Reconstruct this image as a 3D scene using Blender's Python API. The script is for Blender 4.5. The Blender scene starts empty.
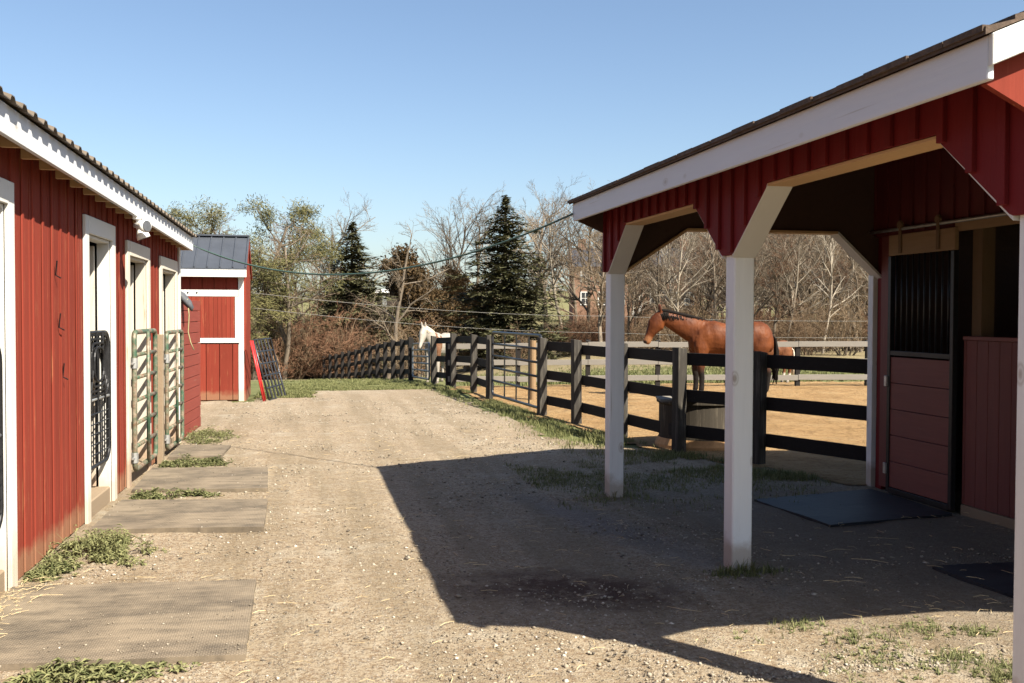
import bpy, bmesh, math, random
from mathutils import Vector, Matrix, noise
R = math.radians
PI = math.pi
scene = bpy.context.scene
COL = scene.collection
rnd = random.Random(7)

# ------------------------------------------------------------------ camera frame (survey of the place)
FOC = 1000.0; EYE = 1.68
YAW = R(11.86); PITCH = R(-1.52); ROLL = R(0.2)
cF = Vector((math.sin(YAW)*math.cos(PITCH), math.cos(YAW)*math.cos(PITCH), math.sin(PITCH)))
_r = Vector((math.cos(YAW), -math.sin(YAW), 0)); _u = _r.cross(cF)
cR = _r*math.cos(ROLL)+_u*math.sin(ROLL); cU = cR.cross(cF)
EYEP = Vector((0, 0, EYE))
def ray(px, py): return cF+cR*((px-512)/FOC)-cU*((py-341.5)/FOC)
def gnd(px, py, z=0.0):
    d = ray(px, py); return EYEP+d*((z-EYE)/d.z)
def atx(px, py, x):
    d = ray(px, py); return EYEP+d*(x/d.x)
def aty(px, py, y):
    d = ray(px, py); return EYEP+d*(y/d.y)
def atd(px, Z):
    d = ray(px, 315); p = d*Z; return p.x, p.y

def sstep(a, b, t):
    t = max(0.0, min(1.0, (t-a)/(b-a))); return t*t*(3-2*t)
def lerp(a, b, t): return a+(b-a)*t
def gz(x, y):
    w_ = lerp(1.0, .20, sstep(3.4, 15, x))
    t = min(max(0.0, y-20.0), 56.0); t = t*t/(t+2.0) if t > 0 else 0.0
    z = -(.032*t+.0010*t*t)*w_
    z += sstep(78, 150, y)*(1.6+3.0*(w_-.2)) + sstep(120, 420, y)*11*lerp(.62, 1, sstep(-60, 60, x))
    if y > 400: z += (y-400)*.012
    if y > 22: z += (noise.noise(Vector((x*.05, y*.05, 0)))*.35)*sstep(22, 60, y)
    return z

# ------------------------------------------------------------------ mesh builder
class MB:
    def __init__(s): s.v = []; s.f = []
    def add(s, vs, fs):
        n = len(s.v); s.v += [tuple(v) for v in vs]; s.f += [tuple(i+n for i in f) for f in fs]; return s
    def box(s, x0, x1, y0, y1, z0, z1):
        return s.add([(x0,y0,z0),(x1,y0,z0),(x1,y1,z0),(x0,y1,z0),(x0,y0,z1),(x1,y0,z1),(x1,y1,z1),(x0,y1,z1)],
                     [(0,3,2,1),(4,5,6,7),(0,1,5,4),(1,2,6,5),(2,3,7,6),(3,0,4,7)])
    def beam(s, a, b, w, h, up=(0,0,1), off=0):          # rectangular bar from a to b, w sideways, h along up
        a = Vector(a); b = Vector(b); d = (b-a).normalized(); up = Vector(up)
        sd = d.cross(up).normalized(); u = sd.cross(d).normalized()
        vs = []
        for p in (a, b):
            for i, j in ((-1,-1),(1,-1),(1,1),(-1,1)): vs.append(p+sd*(i*w/2)+u*(j*h/2))
        return s.add(vs, [(0,1,2,3),(7,6,5,4),(0,4,5,1),(1,5,6,2),(2,6,7,3),(3,7,4,0)])
    def prism(s, pts, d):                                 # planar polygon swept by d
        d = Vector(d); n = len(pts); vs = [Vector(p) for p in pts]; vs += [v+d for v in vs[:n]]
        fs = [tuple(range(n-1,-1,-1)), tuple(range(n,2*n))]+[(i,(i+1)%n,(i+1)%n+n,i+n) for i in range(n)]
        return s.add(vs, fs)
    def tube(s, pts, r, n=8, cap=True, closed=False):
        pts = [Vector(p) for p in pts]; m = len(pts)
        rs = r if isinstance(r, (list, tuple)) else [r]*m
        base = len(s.v); prev = None
        for i, p in enumerate(pts):
            if closed: d = pts[(i+1)%m]-pts[i-1]
            else: d = pts[min(i+1, m-1)]-pts[max(i-1, 0)]
            if d.length < 1e-9: d = Vector((0,0,1))
            d.normalize()
            if prev is None:
                a = Vector((0,0,1)) if abs(d.z) < .9 else Vector((1,0,0))
                u = d.cross(a).normalized()
            else:
                u = (prev-d*prev.dot(d))
                u = u.normalized() if u.length > 1e-6 else d.orthogonal().normalized()
            prev = u; w = d.cross(u)
            for k in range(n):
                an = 2*PI*k/n; s.v.append(tuple(p+(u*math.cos(an)+w*math.sin(an))*rs[i]))
        for i in range(m if closed else m-1):
            j = (i+1)%m
            for k in range(n):
                s.f.append((base+i*n+k, base+i*n+(k+1)%n, base+j*n+(k+1)%n, base+j*n+k))
        if cap and not closed:
            s.f.append(tuple(base+k for k in range(n-1,-1,-1))); s.f.append(tuple(base+(m-1)*n+k for k in range(n)))
        return s
    def loft(s, secs, n=16):                              # secs: (centre, axis_u*hu, axis_v*hv)
        base = len(s.v)
        for c, u, v in secs:
            for k in range(n):
                a = 2*PI*k/n; s.v.append(tuple(Vector(c)+Vector(u)*math.cos(a)+Vector(v)*math.sin(a)))
        m = len(secs)
        for i in range(m-1):
            for k in range(n):
                s.f.append((base+i*n+k, base+i*n+(k+1)%n, base+(i+1)*n+(k+1)%n, base+(i+1)*n+k))
        s.f.append(tuple(base+k for k in range(n-1,-1,-1))); s.f.append(tuple(base+(m-1)*n+k for k in range(n)))
        return s
    def mesh(s, name, mat, smooth=False, org=(0,0,0)):
        me = bpy.data.meshes.new(name)
        ox, oy, oz = org
        me.from_pydata([(a-ox, b-oy, c-oz) for a, b, c in s.v] if any(org) else s.v, [], s.f)
        if mat: me.materials.append(mat)
        if smooth: me.polygons.foreach_set('use_smooth', [True]*len(me.polygons))
        me.update(); return me
    def build(s, name, mat, parent=None, smooth=False, bevel=0, org=(0,0,0), fix=False):
        o = bpy.data.objects.new(name, s.mesh(name, mat, smooth, org)); COL.objects.link(o)
        if parent: o.parent = parent
        else: o.location = org
        if fix:
            bm = bmesh.new(); bm.from_mesh(o.data); bmesh.ops.recalc_face_normals(bm, faces=bm.faces); bm.to_mesh(o.data); bm.free()
        if bevel:
            m = o.modifiers.new('bevel', 'BEVEL'); m.width = bevel; m.segments = 1; m.limit_method = 'ANGLE'; m.angle_limit = R(40)
        return o
def tag(o, label=None, cat=None, group=None, kind=None):
    if label: o['label'] = label
    if cat: o['category'] = cat
    if group: o['group'] = group
    if kind: o['kind'] = kind
    return o
def empty(name, loc, rz=0, label=None, cat=None, group=None):
    o = bpy.data.objects.new(name, None); COL.objects.link(o); o.location = loc; o.rotation_euler = (0,0,rz); o.empty_display_size = .2
    return tag(o, label, cat, group)
def kids(o): return [c for c in list(COL.objects) if c.parent == o]
def copy_tree(o, parent=None, label=None):
    c = o.copy(); COL.objects.link(c)
    if parent: c.parent = parent
    if label: c['label'] = label
    for ch in KIDS.get(o.name) or kids(o): copy_tree(ch, c)
    return c
KIDS = {}

# ------------------------------------------------------------------ materials
def nodes(name):
    m = bpy.data.materials.new(name); m.use_nodes = True; nt = m.node_tree; nt.nodes.clear()
    out = nt.nodes.new('ShaderNodeOutputMaterial'); b = nt.nodes.new('ShaderNodeBsdfPrincipled'); nt.links.new(b.outputs[0], out.inputs[0])
    return m, nt, b
class NT:
    def __init__(s, nt): s.nt = nt
    def n(s, t, **k):
        o = s.nt.nodes.new(t)
        for a, v in k.items(): setattr(o, a, v)
        return o
    def l(s, a, b): s.nt.links.new(a, b)
    def coord(s, scale=(1,1,1), out='Object'):
        t = s.n('ShaderNodeTexCoord'); m = s.n('ShaderNodeMapping'); m.inputs['Scale'].default_value = scale
        s.l(t.outputs[out], m.inputs[0]); return m.outputs[0]
    def noise(s, vec, sc=5, det=6, rough=.6, out='Fac'):
        t = s.n('ShaderNodeTexNoise'); t.inputs['Scale'].default_value = sc; t.inputs['Detail'].default_value = det; t.inputs['Roughness'].default_value = rough
        s.l(vec, t.inputs['Vector']); return t.outputs[out]
    def voro(s, vec, sc=5, out='Distance', feat='F1'):
        t = s.n('ShaderNodeTexVoronoi', feature=feat); t.inputs['Scale'].default_value = sc; s.l(vec, t.inputs['Vector']); return t.outputs[out]
    def ramp(s, fac, stops, mode='LINEAR'):
        r = s.n('ShaderNodeValToRGB'); cr = r.color_ramp; cr.interpolation = mode
        while len(cr.elements) < len(stops): cr.elements.new(.5)
        for e, (p, c) in zip(cr.elements, stops):
            e.position = p; e.color = (c[0], c[1], c[2], 1) if not isinstance(c, (int, float)) else (c, c, c, 1)
        s.l(fac, r.inputs[0]); return r.outputs[0]
    def mix(s, fac, a, b, mode='MIX'):
        m = s.n('ShaderNodeMix', data_type='RGBA', blend_type=mode)
        for sock, v in ((m.inputs[0], fac), (m.inputs[6], a), (m.inputs[7], b)):
            if hasattr(v, 'links') or isinstance(v, bpy.types.NodeSocket): s.l(v, sock)
            elif isinstance(v, (int, float)): sock.default_value = v if sock == m.inputs[0] else (v, v, v, 1)
            else: sock.default_value = (v[0], v[1], v[2], 1)
        return m.outputs[2]
    def math(s, op, a, b=None, c=None):
        m = s.n('ShaderNodeMath', operation=op)
        for i, v in enumerate((a, b, c)):
            if v is None: continue
            if isinstance(v, bpy.types.NodeSocket): s.l(v, m.inputs[i])
            else: m.inputs[i].default_value = v
        return m.outputs[0]
    def bump(s, h, dist=.01, strength=1, prev=None):
        b = s.n('ShaderNodeBump'); b.inputs['Distance'].default_value = dist; b.inputs['Strength'].default_value = strength
        s.l(h, b.inputs['Height'])
        if prev: s.l(prev, b.inputs['Normal'])
        return b.outputs[0]

def wood(name, col, axis='z', rough=.7, var=.25, wear=None, wearamt=.0, grain=1.0, dirt=None, dirth=0.0, spec=.3, knots=None):
    """painted or bare board: grain runs along axis; every board (mesh island) a little different"""
    m, nt, b = nodes(name); N = NT(nt)
    sc = {'z': (28,28,1.6), 'x': (1.6,28,28), 'y': (28,1.6,28)}[axis]
    v = N.coord(sc); v1 = N.coord()
    g = N.noise(v, 1, 5, .65)
    big = N.noise(v1, 1.3, 4, .6)
    geo = N.n('ShaderNodeNewGeometry')
    c0 = tuple(x*(1-var) for x in col); c1 = tuple(min(1, x*(1+var)) for x in col)
    f = N.math('ADD', N.math('MULTIPLY', g, .45), N.math('MULTIPLY', big, .3))
    f = N.math('ADD', f, N.math('MULTIPLY', geo.outputs['Random Per Island'], .3))
    c = N.ramp(f, [(.2, c0), (.8, c1)])
    if wear:
        w = N.noise(v, .9, 8, .75)
        wf = N.ramp(w, [(.62-wearamt, 0), (.70-wearamt, 1)])
        c = N.mix(N.math('MULTIPLY', wf, .8), c, wear)
    if knots:
        kv = N.voro(N.coord({'z': (1,1,.55), 'x': (.55,1,1), 'y': (1,.55,1)}[axis]), 5.5)
        c = N.mix(N.ramp(kv, [(.05, .8), (.10, .15), (.13, .45), (.17, 0)]), c, knots)
        cr_ = N.noise(N.coord({'z': (60,60,.7), 'x': (.7,60,60), 'y': (60,.7,60)}[axis]), 1, 3, .5)
        c = N.mix(N.ramp(cr_, [(.26, .7), (.32, 0)]), c, knots)
    if dirt:
        geo2 = N.n('ShaderNodeSeparateXYZ'); gp = N.n('ShaderNodeNewGeometry'); N.l(gp.outputs['Position'], geo2.inputs[0])
        h = N.math('ADD', geo2.outputs[2], N.math('MULTIPLY', N.noise(v1, 4, 5, .7), -dirth))
        df = N.ramp(h, [(0.0, .75), (max(dirth*.35, .02), 0)])
        c = N.mix(df, c, dirt)
    N.l(c, b.inputs['Base Color']); b.inputs['Roughness'].default_value = rough; b.inputs['Specular IOR Level'].default_value = spec
    bm = N.bump(g, .004*grain, .6); N.l(bm, b.inputs['Normal'])
    return m
def plain(name, col, rough=.6, metal=0, var=.15, sc=8, bump=0, bsc=40, spec=.4):
    m, nt, b = nodes(name); N = NT(nt); v = N.coord()
    f = N.noise(v, sc, 6, .65)
    c = N.ramp(f, [(.3, tuple(x*(1-var) for x in col)), (.7, tuple(min(1, x*(1+var)) for x in col))])
    N.l(c, b.inputs['Base Color']); b.inputs['Roughness'].default_value = rough; b.inputs['Metallic'].default_value = metal
    b.inputs['Specular IOR Level'].default_value = spec
    if bump: N.l(N.bump(N.noise(v, bsc, 4), bump, .7), b.inputs['Normal'])
    return m
M = {}
M['barn_red'] = wood('barn_red', (.165,.029,.018), 'z', .8, .28, wear=(.26,.10,.05), wearamt=.05, dirt=(.22,.12,.07), dirth=.25, spec=.1)
M['barn_red_h'] = wood('barn_red_h', (.155,.03,.02), 'y', .8, .3, wear=(.2,.10,.07), wearamt=.02)
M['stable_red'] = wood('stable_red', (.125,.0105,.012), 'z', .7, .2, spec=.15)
M['shaded_red'] = wood('shaded_red', (.085,.012,.012), 'z', .7, .2)  # stable red darkened: the aisle's shade is put into the colour
M['stall_red'] = wood('stall_red', (.15,.048,.04), 'y', .6, .28, wear=(.18,.09,.07), wearamt=.02)
M['stall_red_v'] = wood('stall_red_v', (.13,.036,.031), 'z', .6, .28, wear=(.18,.08,.06), wearamt=.02)
M['white'] = wood('white_paint', (.53,.52,.49), 'z', .6, .05, wear=(.55,.50,.43), wearamt=-.05, dirt=(.45,.36,.27), dirth=.4)
M['white_y'] = wood('white_paint_long', (.52,.53,.55), 'y', .55, .07, knots=(.36,.33,.29), wear=(.55,.5,.45), wearamt=-.09)
M['white_worn'] = wood('white_worn', (.46,.42,.36), 'z', .7, .1, wear=(.34,.23,.14), wearamt=.05, dirt=(.28,.18,.11), dirth=.5)
M['post_white'] = wood('post_white', (.66,.68,.68), 'z', .6, .10, knots=(.30,.26,.21), wear=(.45,.42,.38), wearamt=-.01, dirt=(.32,.26,.2), dirth=.3)
M['aged_board'] = wood('aged_board', (.20,.13,.07), 'y', .75, .3)
M['tan_wood'] = wood('tan_wood', (.45,.29,.15), 'y', .7, .15)
M['tan_wood_z'] = wood('tan_wood_post', (.11,.07,.036), 'z', .75, .25)
M['raw_dark'] = wood('aged_rafter', (.20,.13,.08), 'x', .8, .25)
M['bare_sill'] = wood('bare_sill', (.20,.15,.10), 'y', .85, .2)
M['fence'] = wood('fence_black', (.016,.014,.013), 'y', .85, .4, wear=(.05,.045,.04), wearamt=.02, spec=.15)
M['fence_post'] = wood('fence_post_worn', (.036,.032,.028), 'z', .85, .35, wear=(.10,.09,.075), wearamt=.10, spec=.15)
M['fence_grey'] = wood('fence_grey', (.17,.155,.135), 'x', .85, .2, wear=(.2,.17,.14), wearamt=.04)
M['shingle'] = plain('shingle', (.075,.05,.035), .9, 0, .4, 25, .006, 60)
M['tin'] = plain('corrugated_tin', (.12,.095,.07), .55, .35, .3, 6, .001, 30)
M['tin_dark'] = plain('dark_metal_roof', (.075,.083,.10), .42, .35, .12, 3)
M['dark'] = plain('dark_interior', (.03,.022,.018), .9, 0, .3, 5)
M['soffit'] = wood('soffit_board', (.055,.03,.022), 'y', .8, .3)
M['iron'] = plain('black_iron', (.018,.018,.02), .45, .5, .3, 20)
M['galv'] = plain('galvanised', (.38,.38,.37), .45, .7, .2, 20)
M['pipe_dark'] = plain('pipe_dark', (.04,.042,.048), .35, .6, .3, 10)
M['pipe_grey'] = plain('pipe_blue_grey', (.16,.18,.21), .4, .6, .3, 10)
M['red_pipe'] = plain('red_pipe', (.55,.03,.03), .4, .1, .2, 10)
M['lamp_white'] = plain('lamp_white', (.72,.70,.66), .4, 0, .08, 12)
M['cable'] = plain('cable_green', (.05,.09,.075), .5, 0, .1, 12)
M['wire'] = plain('bare_wire', (.22,.21,.19), .5, .3, .1, 12)
M['rope'] = plain('pale_rope', (.30,.28,.15), .8, 0, .2, 30)
M['grey_cloth'] = plain('grey_tarp', (.07,.075,.085), .7, 0, .3, 15)
M['hay'] = plain('straw_pale', (.48,.37,.21), .7, 0, .3, 9)

def green_gate_mat():
    m, nt, b = nodes('green_gate_paint'); N = NT(nt); v = N.coord()
    f = N.noise(v, 5, 8, .75); w = N.ramp(f, [(.40, 0), (.56, 1)])
    rust = N.ramp(N.noise(v, 22, 5), [(.35, (.13,.065,.035)), (.65, (.27,.22,.165))])
    sep = N.n('ShaderNodeSeparateXYZ'); geo = N.n('ShaderNodeNewGeometry'); N.l(geo.outputs['Normal'], sep.inputs[0])
    c = N.mix(w, (.035,.085,.05), rust)
    N.l(c, b.inputs['Base Color']); b.inputs['Roughness'].default_value = .55; b.inputs['Metallic'].default_value = .15
    N.l(N.bump(f, .002, .5), b.inputs['Normal']); return m
M['green_gate'] = green_gate_mat()

def gravel_mat():
    m, nt, b = nodes('gravel'); N = NT(nt); v = N.coord()
    big = N.noise(v, .35, 5, .6); med = N.noise(v, 2.2, 8, .7); fine = N.noise(v, 38, 6, .75)
    base = N.ramp(N.math('ADD', N.math('MULTIPLY', big, .55), N.math('MULTIPLY', med, .45)),
                  [(.34, (.20,.15,.093)), (.52, (.27,.212,.142)), (.66, (.325,.278,.205))])
    mott = N.noise(v, 9, 8, .8)
    base = N.mix(N.ramp(mott, [(.42, 0), (.62, .55)]), base, (.35,.305,.235))
    c = N.mix(N.ramp(fine, [(.41, .9), (.53, 0)]), base, (.15,.10,.06))
    st = N.n('ShaderNodeTexVoronoi', feature='F1'); st.inputs['Scale'].default_value = 62; N.l(v, st.inputs['Vector'])
    stone_c = N.ramp(st.outputs['Color'], [(.1, (.13,.11,.09)), (.5, (.32,.27,.22)), (.9, (.52,.46,.39))])
    dens = N.math('MULTIPLY', N.ramp(st.outputs['Distance'], [(.25, 1), (.42, 0)]), N.ramp(N.noise(v, 7, 6, .7), [(.40, .15), (.6, .95)]))
    c = N.mix(dens, c, stone_c)
    rut = N.noise(N.coord((1.5,.12,1)), 1.6, 5, .6)
    c = N.mix(N.ramp(rut, [(.40, .45), (.55, 0)]), c, (.15,.115,.072))
    c = N.mix(N.ramp(N.noise(v, 1.1, 7, .75), [(.56, 0), (.68, .5)]), c, (.33,.30,.245))
    # damp stain in the soil in front of the stable, a bluish streak beside it
    def blob(cx, cy, rx, ry, rot=0):
        mp = N.n('ShaderNodeMapping', vector_type='TEXTURE'); mp.inputs['Location'].default_value = (cx, cy, 0); mp.inputs['Rotation'].default_value = (0,0,rot); mp.inputs['Scale'].default_value = (rx, ry, 1)
        N.l(v, mp.inputs[0]); ln = N.n('ShaderNodeVectorMath', operation='LENGTH'); N.l(mp.outputs[0], ln.inputs[0])
        return N.math('ADD', ln.outputs['Value'], N.math('MULTIPLY', N.noise(v, 3.0, 6, .7), 1.1))
    s1 = N.ramp(blob(1.62, 5.85, .52, .30, -.5), [(1.15, 1), (1.45, 0)] if False else [(.98, 1), (1.0, 0)])
    d1 = blob(1.60, 5.85, .66, .36, -.45)
    f1 = N.math('MULTIPLY', N.ramp(N.math('MULTIPLY', d1, .5), [(.55, 1), (1.0, 0)]), N.ramp(N.noise(v, 5, 8, .75), [(.36, .25), (.52, .95)]))
    c = N.mix(f1, c, (.06,.032,.022))
    d2 = blob(2.35, 7.6, .35, 2.2, .25)
    f2 = N.ramp(N.math('MULTIPLY', d2, .5), [(.40, .4), (.75, 0)])
    c = N.mix(f2, c, (.11,.115,.14))
    # darker ground inside the stable aisle
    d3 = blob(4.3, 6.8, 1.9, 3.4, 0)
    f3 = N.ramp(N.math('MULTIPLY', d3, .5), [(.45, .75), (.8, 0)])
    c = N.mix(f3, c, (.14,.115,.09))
    nt.nodes.remove(s1.node)
    N.l(c, b.inputs['Base Color']); b.inputs['Roughness'].default_value = .92; b.inputs['Specular IOR Level'].default_value = .2
    h = N.math('ADD', N.math('MULTIPLY', dens, .5), N.math('MULTIPLY', fine, .6))
    c = c; bm = N.bump(h, .018, 1); bm = N.bump(med, .05, .6, bm)
    N.l(bm, b.inputs['Normal']); return m
M['gravel'] = gravel_mat()
def dirt_mat():
    m, nt, b = nodes('paddock_dirt'); N = NT(nt); v = N.coord()
    med = N.noise(v, 1.1, 8, .72); fine = N.noise(v, 14, 8, .75)
    c = N.ramp(med, [(.32, (.24,.145,.062)), (.5, (.34,.215,.10)), (.7, (.39,.27,.14))])
    c = N.mix(N.ramp(fine, [(.34, .7), (.5, 0)]), c, (.15,.078,.036))
    N.l(c, b.inputs['Base Color']); b.inputs['Roughness'].default_value = .95; b.inputs['Specular IOR Level'].default_value = .15
    hoof = N.voro(v, 3.2, feat='SMOOTH_F1'); bm = N.bump(fine, .07, .9); bm = N.bump(med, .3, .8, bm); bm = N.bump(N.math('MULTIPLY', hoof, N.noise(v, 1.6, 3)), .12, .7, bm); N.l(bm, b.inputs['Normal']); return m
M['dirt'] = dirt_mat()
def field_mat():
    m, nt, b = nodes('field_grass'); N = NT(nt); v = N.coord()
    big = N.noise(v, .07, 6, .6); med = N.noise(v, .9, 8, .75); fine = N.noise(v, 12, 6, .7)
    g = N.ramp(med, [(.3, (.09,.105,.04)), (.6, (.155,.16,.07))])
    d = N.ramp(med, [(.3, (.15,.115,.065)), (.65, (.25,.205,.12))])
    sep = N.n('ShaderNodeSeparateXYZ'); N.l(v, sep.inputs[0])
    # green near the paddock, dry winter grass beyond, green pasture again on the far slope
    yy = N.math('ADD', sep.outputs[1], N.math('MULTIPLY', big, 14))
    band = N.ramp(N.math('DIVIDE', yy, 220), [(.0, .25), (.16, .25), (.20, .78), (.42, .8), (.56, .5), (1.0, .45)])
    f = N.ramp(N.math('ADD', band, N.math('MULTIPLY', N.math('SUBTRACT', med, .5), .9)), [(.35, 0), (.65, 1)])
    c = N.mix(f, g, d)
    c = N.mix(N.ramp(fine, [(.35, .5), (.55, 0)]), c, (.09,.08,.035))
    N.l(c, b.inputs['Base Color']); b.inputs['Roughness'].default_value = .95; b.inputs['Specular IOR Level'].default_value = .1
    bm = N.bump(fine, .05, .7); bm = N.bump(med, .25, .6, bm); N.l(bm, b.inputs['Normal']); return m
M['field'] = field_mat()
def mat_rubber(name, c0, c1, ribs=True):
    m, nt, b = nodes(name); N = NT(nt); v = N.coord()
    n1 = N.noise(v, 1.6, 8, .7); n2 = N.noise(N.coord((2,9,1)), 1.1, 6, .7)
    c = N.ramp(N.math('ADD', N.math('MULTIPLY', n1, .55), N.math('MULTIPLY', n2, .45)), [(.40, c0), (.58, c1)])
    if ribs:
        w = N.n('ShaderNodeTexWave', wave_type='BANDS', bands_direction='DIAGONAL'); w.inputs['Scale'].default_value = 26; w.inputs['Distortion'].default_value = 0; N.l(N.coord((1,1,0)), w.inputs[0])
        w2 = N.n('ShaderNodeTexWave', wave_type='BANDS', bands_direction='DIAGONAL'); w2.inputs['Scale'].default_value = 26; N.l(N.coord((1,-1,0)), w2.inputs[0])
        gn = N.n('ShaderNodeNewGeometry'); sp = N.n('ShaderNodeSeparateXYZ'); N.l(gn.outputs['True Normal'], sp.inputs[0])
        h = N.math('MULTIPLY', N.math('MULTIPLY', w.outputs['Fac'], w2.outputs['Fac']), N.math('GREATER_THAN', sp.outputs[2], .7))
        c = N.mix(N.math('MULTIPLY', h, .35), c, (.34,.28,.21))
        N.l(N.bump(h, .004, .9, N.bump(n1, .02, .5)), b.inputs['Normal'])
    else:
        N.l(N.bump(n1, .02, .6), b.inputs['Normal'])
    N.l(c, b.inputs['Base Color']); b.inputs['Roughness'].default_value = .8; b.inputs['Specular IOR Level'].default_value = .25; return m
M['mat_dusty'] = mat_rubber('dusty_rubber', (.058,.048,.037), (.19,.152,.108))
M['mat_black'] = mat_rubber('black_rubber', (.012,.014,.018), (.03,.032,.038), False)
M['mat_black'].node_tree.nodes['Principled BSDF'].inputs['Roughness'].default_value = .55

def leafy(name, c0, c1, rough=.6, trans=.25, island=True):
    m, nt, b = nodes(name); N = NT(nt)
    geo = N.n('ShaderNodeNewGeometry'); oi = N.n('ShaderNodeObjectInfo')
    f = N.math('ADD', N.math('MULTIPLY', geo.outputs['Random Per Island'], .7), N.math('MULTIPLY', N.noise(N.coord(), .8, 4), .5))
    f = N.math('ADD', f, N.math('MULTIPLY', oi.outputs['Random'], .25))
    c = N.ramp(f, [(.25, c0), (.95, c1)])
    N.l(c, b.inputs['Base Color']); b.inputs['Roughness'].default_value = rough; b.inputs['Specular IOR Level'].default_value = .12
    if trans:
        t = N.n('ShaderNodeBsdfTranslucent'); N.l(c, t.inputs[0]); mx = N.n('ShaderNodeMixShader'); mx.inputs[0].default_value = trans
        out = [n for n in nt.nodes if n.type == 'OUTPUT_MATERIAL'][0]
        N.l(b.outputs[0], mx.inputs[1]); N.l(t.outputs[0], mx.inputs[2]); N.l(mx.outputs[0], out.inputs[0])
    return m
M['weed'] = leafy('weed_leaf', (.06,.075,.028), (.235,.235,.11))
M['grass'] = leafy('grass_blade', (.06,.078,.024), (.22,.215,.095))
M['dry'] = leafy('dry_grass', (.28,.20,.10), (.56,.44,.26))
M['conifer'] = leafy('conifer', (.030,.033,.017), (.10,.095,.048), .7, .1)
M['pine'] = leafy('pine_olive', (.035,.040,.018), (.15,.135,.055), .75, .12)
M['holly'] = leafy('holly', (.028,.024,.012), (.11,.07,.035), .5, .1)
def bark(name, c0, c1, sc=3):
    m, nt, b = nodes(name); N = NT(nt); oi = N.n('ShaderNodeObjectInfo')
    f = N.math('ADD', N.math('MULTIPLY', N.noise(N.coord((1,1,.35)), sc, 8, .7), .8), N.math('MULTIPLY', oi.outputs['Random'], .25))
    c = N.ramp(f, [(.38, c0), (.62, c1)])
    N.l(c, b.inputs['Base Color']); b.inputs['Roughness'].default_value = .9; b.inputs['Specular IOR Level'].default_value = .15
    N.l(N.bump(N.noise(N.coord((1,1,.25)), 14, 5), .03, .6), b.inputs['Normal']); return m
M['bark_grey'] = bark('bark_grey', (0.072,0.058,0.043), (0.187,0.151,0.115))
M['bark_pale'] = bark('bark_pale', (0.170,0.140,0.106), (0.340,0.297,0.238), 2)
M['bark_dark'] = bark('bark_dark', (0.045,0.034,0.025), (0.126,0.099,0.072))
M['twig_grey'] = bark('twig_grey', (0.088,0.066,0.047), (0.165,0.132,0.096))
M['twig_red'] = bark('twig_red', (0.100,0.048,0.028), (0.170,0.095,0.058))
M['twig_tan'] = bark('twig_tan', (0.128,0.087,0.052), (0.215,0.157,0.099))
M['brush'] = bark('brush_stems', (.11,.07,.042), (.20,.14,.09))

def brick_mat():
    m, nt, b = nodes('red_brick'); N = NT(nt)
    br = N.n('ShaderNodeTexBrick'); br.inputs['Scale'].default_value = 4; br.inputs['Color1'].default_value = (.19,.058,.03,1); br.inputs['Color2'].default_value = (.24,.08,.042,1); br.inputs['Mortar'].default_value = (.21,.12,.08,1)
    N.l(N.coord(), br.inputs[0]); N.l(br.outputs[0], b.inputs['Base Color']); b.inputs['Roughness'].default_value = .9; return m
M['brick'] = brick_mat()
M['glass'] = plain('window_glass', (.03,.035,.04), .12, 0, .1, 2, spec=.8)

# ------------------------------------------------------------------ ground sheets
def axis(vals):
    out = []
    for a, b, n in vals: out += [a+(b-a)*i/n for i in range(n)]
    out.append(vals[-1][1]); return out
gx = axis([(-900,-200,14),(-200,-40,20),(-40,-6,34),(-6,12,36),(12,50,38),(50,250,25),(250,1200,19)])
gy = axis([(-60,-4,10),(-4,30,60),(30,90,60),(90,260,34),(260,1600,27)])
mb = MB()
for y in gy:
    for x in gx: mb.v.append((x, y, gz(x, y)))
nx = len(gx)
for j in range(len(gy)-1):
    for i in range(nx-1): mb.f.append((j*nx+i, j*nx+i+1, (j+1)*nx+i+1, (j+1)*nx+i))
tag(mb.build('ground', M['field'], smooth=True), 'winter grass field falling away behind the farmyard', 'ground', kind='structure')

def sheet(name, mat, inside, x0, x1, y0, y1, step, dz, label):
    mb = MB(); idx = {}
    nxx = int((x1-x0)/step); nyy = int((y1-y0)/step)
    def vid(i, j):
        k = (i, j)
        if k not in idx:
            x = x0+i*step+rnd.uniform(-.2,.2)*step; y = y0+j*step+rnd.uniform(-.2,.2)*step
            micro = .012*noise.noise(Vector((x*1.7, y*1.7, 3)))+.006*noise.noise(Vector((x*5, y*5, 9)))
            idx[k] = len(mb.v); mb.v.append((x, y, gz(x, y)+dz+max(-.008, micro)))
        return idx[k]
    for j in range(nyy):
        for i in range(nxx):
            if inside(x0+(i+.5)*step, y0+(j+.5)*step): mb.f.append((vid(i,j), vid(i+1,j), vid(i+1,j+1), vid(i,j+1)))
    return tag(mb.build(name, mat, smooth=True), label, name.replace('_', ' '), kind='structure')
def fence_x(y):      # the black fence line
    pts = [(8.95,5.50),(10.42,5.02),(11.5,4.47),(13.05,4.28),(14.75,4.11),(16.05,3.88),(19.45,3.63),(21.6,3.62),(25.6,3.3),(29.3,3.1),(66,1.1)]
    if y <= pts[0][0]: return pts[0][1]
    for (a, xa), (b, xb) in zip(pts, pts[1:]):
        if y <= b: return xa+(xb-xa)*(y-a)/(b-a)
    return 1.0
def wob(x, y, a=.35, s=.7): return a*noise.noise(Vector((x*s, y*s, 5)))+a*.5*noise.noise(Vector((x*s*4, y*s*4, 1)))
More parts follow.
